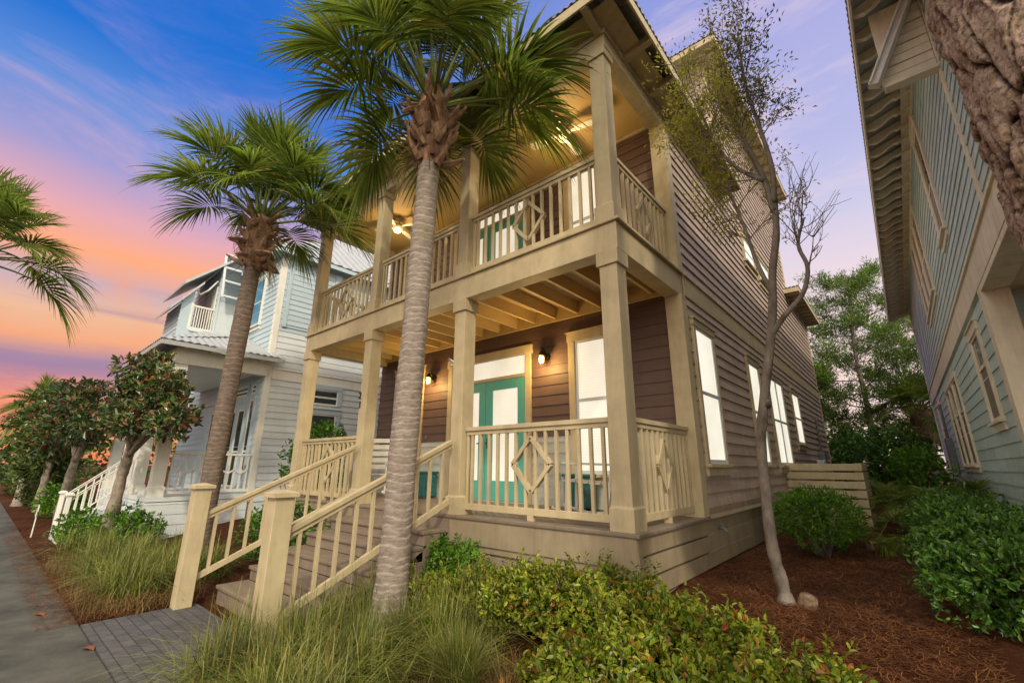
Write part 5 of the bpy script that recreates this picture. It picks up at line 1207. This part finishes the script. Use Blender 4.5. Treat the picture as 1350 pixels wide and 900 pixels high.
magnolia('loose yellow-green tree closing the walk beyond both magnolias', (-21.5, -2.3, -.45), [(-21.5, -2.3, -.5), (-21.45, -2.3, .5), (-21.5, -2.3, 1.4), (-21.4, -2.3, 1.9)],
         [(-21.5, -2.4, 2.6, 1.1, .9, .7), (-20.3, -2.3, 2.2, .9, .8, .6), (-22.8, -2.4, 2.1, 1.1, .9, .7), (-21.2, -2.5, 3.4, .8, .7, .5), (-24.0, -2.6, 2.8, 1.2, 1.0, .8), (-23.0, -2.5, 3.7, .8, .7, .5), (-22.2, -2.3, 1.2, 1.2, .9, .6)], 5600, 12, .20, mat='fargreen')
# pine between the houses
def pine(label, base, top, crown_r, seed, n=26, z0=.30, mat='pineneedle', needle=.21, per=40, group=None):
    r2 = random.Random(seed); base, top = Vector(base), Vector(top); H = top.z - base.z; t = thing('pine_tree', label, 'tree', base, group); mb = MB()
    limb(mb, [base - Vector((0, 0, .3)), base.lerp(top, .3) + Vector((.1, 0, 0)), base.lerp(top, .65) - Vector((.12, 0, 0)), top], .17, .03, 10, .1); ends = []
    for k in range(n):
        f = z0 + (1 - z0) * (k + .5) / n; p = base.lerp(top, f); a = k * 2.4 + r2.uniform(-.4, .4); R_ = crown_r * (1 - .62 * ((f - z0) / (1 - z0)) ** 1.4) * r2.uniform(.6, 1.15)
        q = p + Vector((math.cos(a) * R_, math.sin(a) * R_, R_ * r2.uniform(.12, .5))); m = p.lerp(q, .5) + Vector((0, 0, -.08 * R_)); pth = limb(mb, [p, m, q], .045 * (1.2 - f), .012, 5)
        for i in range(4, len(pth)):
            d = (pth[i] - pth[i-1]).normalized()
            for s in range(3):
                e = pth[i] + (d * r2.uniform(.1, .5) + Vector((r2.gauss(0, .5), r2.gauss(0, .5), r2.gauss(.25, .3)))) * r2.uniform(.3, .75); mb.tube([pth[i], e], [.012, .005], 3, cap=False); ends.append((e, (e - pth[i]).normalized()))
    mb.build('trunk', M['barkgrey'], t)
    P = np.repeat(np.array([tuple(e[0]) for e in ends]), per, 0) + rng.normal(size=(len(ends)*per, 3)) * .13; D = unit(np.repeat(np.array([tuple(e[1]) for e in ends]), per, 0)*.8 + np.array([0, 0, .35]) + rng.normal(size=P.shape)*.75)
    ln = needle * rng.uniform(.6, 1.2, len(P)); V, T = leaf_tris(P, D, unit(rng.normal(size=P.shape)), ln, ln*.17, .1, 4)
    np_mesh('crown', V, T, M[mat], t); return t
pine('tall open green pine rising between the two houses', (.75, 22.5, 0), (1.35, 22.5, 10.2), 2.8, 3, 36, .24)
pine('lower yellow-green pine half behind the grey-green house', (3.6, 25.5, 0), (3.9, 25.5, 8.6), 3.2, 9, 32, .16)
pine('darker pine tucked close behind the brown house corner', (-1.2, 20.5, 0), (-1.0, 20.5, 5.6), 2.0, 14, 22, .15)
shrub('pale far bushes seen along the walk beyond the magnolias', -33, -1.6, [(0, 0, 1.2, 2.2, 1.5, 1.3), (2, .2, .9, 1.6, 1.2, 1.0), (-2.2, -.8, 1.0, 1.6, 1.2, 1.1)], 3600, .2, 'fargreen', name='bushes', cat='bushes')

# thick flaky trunk close to the camera: bark plates and furrows in the mesh
def bark_trunk():
    cx, cy, R0 = 2.55, -2.21, .235
    t = thing('pine_tree', 'thick tree trunk with flaky furrowed bark cropped by the picture edge', 'tree', (cx, cy, -.45))
    nz, nt_ = 760, 380; zs = np.linspace(-.7, 5.0, nz); vs = np.zeros((nz, nt_, 3)); crk = np.zeros((nz, nt_))
    for i, z in enumerate(zs):
        rb = R0 * (1 + .12 * math.exp(-(z + .45) * 2)); cxx = cx + .02 * math.sin(z * 1.3); cyy = cy + .015 * math.sin(z * 1.9)
        for k in range(nt_):
            th = 2 * math.pi * k / nt_; c, s = math.cos(th), math.sin(th)
            q = Vector((c * R0 * 11, s * R0 * 11, z * 4.2)); w = mnoise.noise_vector(q * .8) * .6 + mnoise.noise_vector(q * 3.1) * .16
            d = mnoise.voronoi(q + w)[0]; e = d[1] - d[0]; fl = mnoise.fractal(q * 2.4, 1.0, 2.0, 5)
            plate = min(1, max(0, (e + .05 * fl) / .085)); st_ = mnoise.noise(q * 1.25 + w * 1.5 + Vector((9, 3, 1))) * 2.6; step = (math.floor(st_) + min(1, (st_ % 1.0) / .12)) / 2.6
            crk[i, k] = plate * min(1, .25 + (st_ % 1.0) / .2)
            q2 = rb + .019 * plate + .006 * fl + .020 * step + .022 * mnoise.noise(q * .22) - .004
            vs[i, k] = (cxx + c * q2, cyy + s * q2, z)
    a = (np.arange(nz - 1)[:, None] * nt_ + np.arange(nt_)[None, :]).ravel(); b = (np.arange(nz - 1)[:, None] * nt_ + (np.arange(nt_)[None, :] + 1) % nt_).ravel()
    o = np_mesh('trunk', vs.reshape(-1, 3), np.stack([a, b, b + nt_, a + nt_], 1), M['flaky'], t, smooth=True)
    at = o.data.attributes.new('crack', 'FLOAT', 'POINT'); at.data.foreach_set('value', crk.ravel().astype(np.float32))
    r2 = random.Random(2); mb = MB(); ends = []
    for k in range(9):
        a = k * 2.4; p = Vector((cx, cy, 9.6 + .14*k)); q = p + Vector((math.cos(a)*1.9, math.sin(a)*1.9, 1.6)); pth = limb(mb, [p, p.lerp(q, .5) + Vector((0, 0, .2)), q], .06, .015, 6)
        for i in range(4, len(pth), 2): twigs(mb, pth[i], (pth[i] - pth[i-1]) + Vector((0, 0, .1)), .7, .014, 1, ends, .6, .15, r2)
    mb.tube([(cx, cy, 4.8), (cx, cy, 8), (cx, cy, 11.6)], [.235, .17, .05], 16)
    mb.build('branches', M['barkpine'], t)
    twig_leaves('crown', 'hedge', t, ends, 26, .12, .4, .22)
bark_trunk()

# far tree line closing the view along the walk and behind the houses
P, Nn = blob_points([(-62 + random.uniform(-8, 8), y, 1.5, 4, 4, random.uniform(2, 3.4)) for y in range(-40, 60, 5)] + [(x, 58 + random.uniform(-4, 4), 2, 4.5, 3, random.uniform(3, 5.5)) for x in range(-60, 60, 6)], 26000, .5)
V, T = leaf_tris(P, unit(Nn + rng.normal(size=P.shape)*.6), unit(rng.normal(size=P.shape)), np.full(len(P), .7), np.full(len(P), .42), .1, 4)
tag(np_mesh('treeline', V, T, M['fargreen']), kind='stuff')
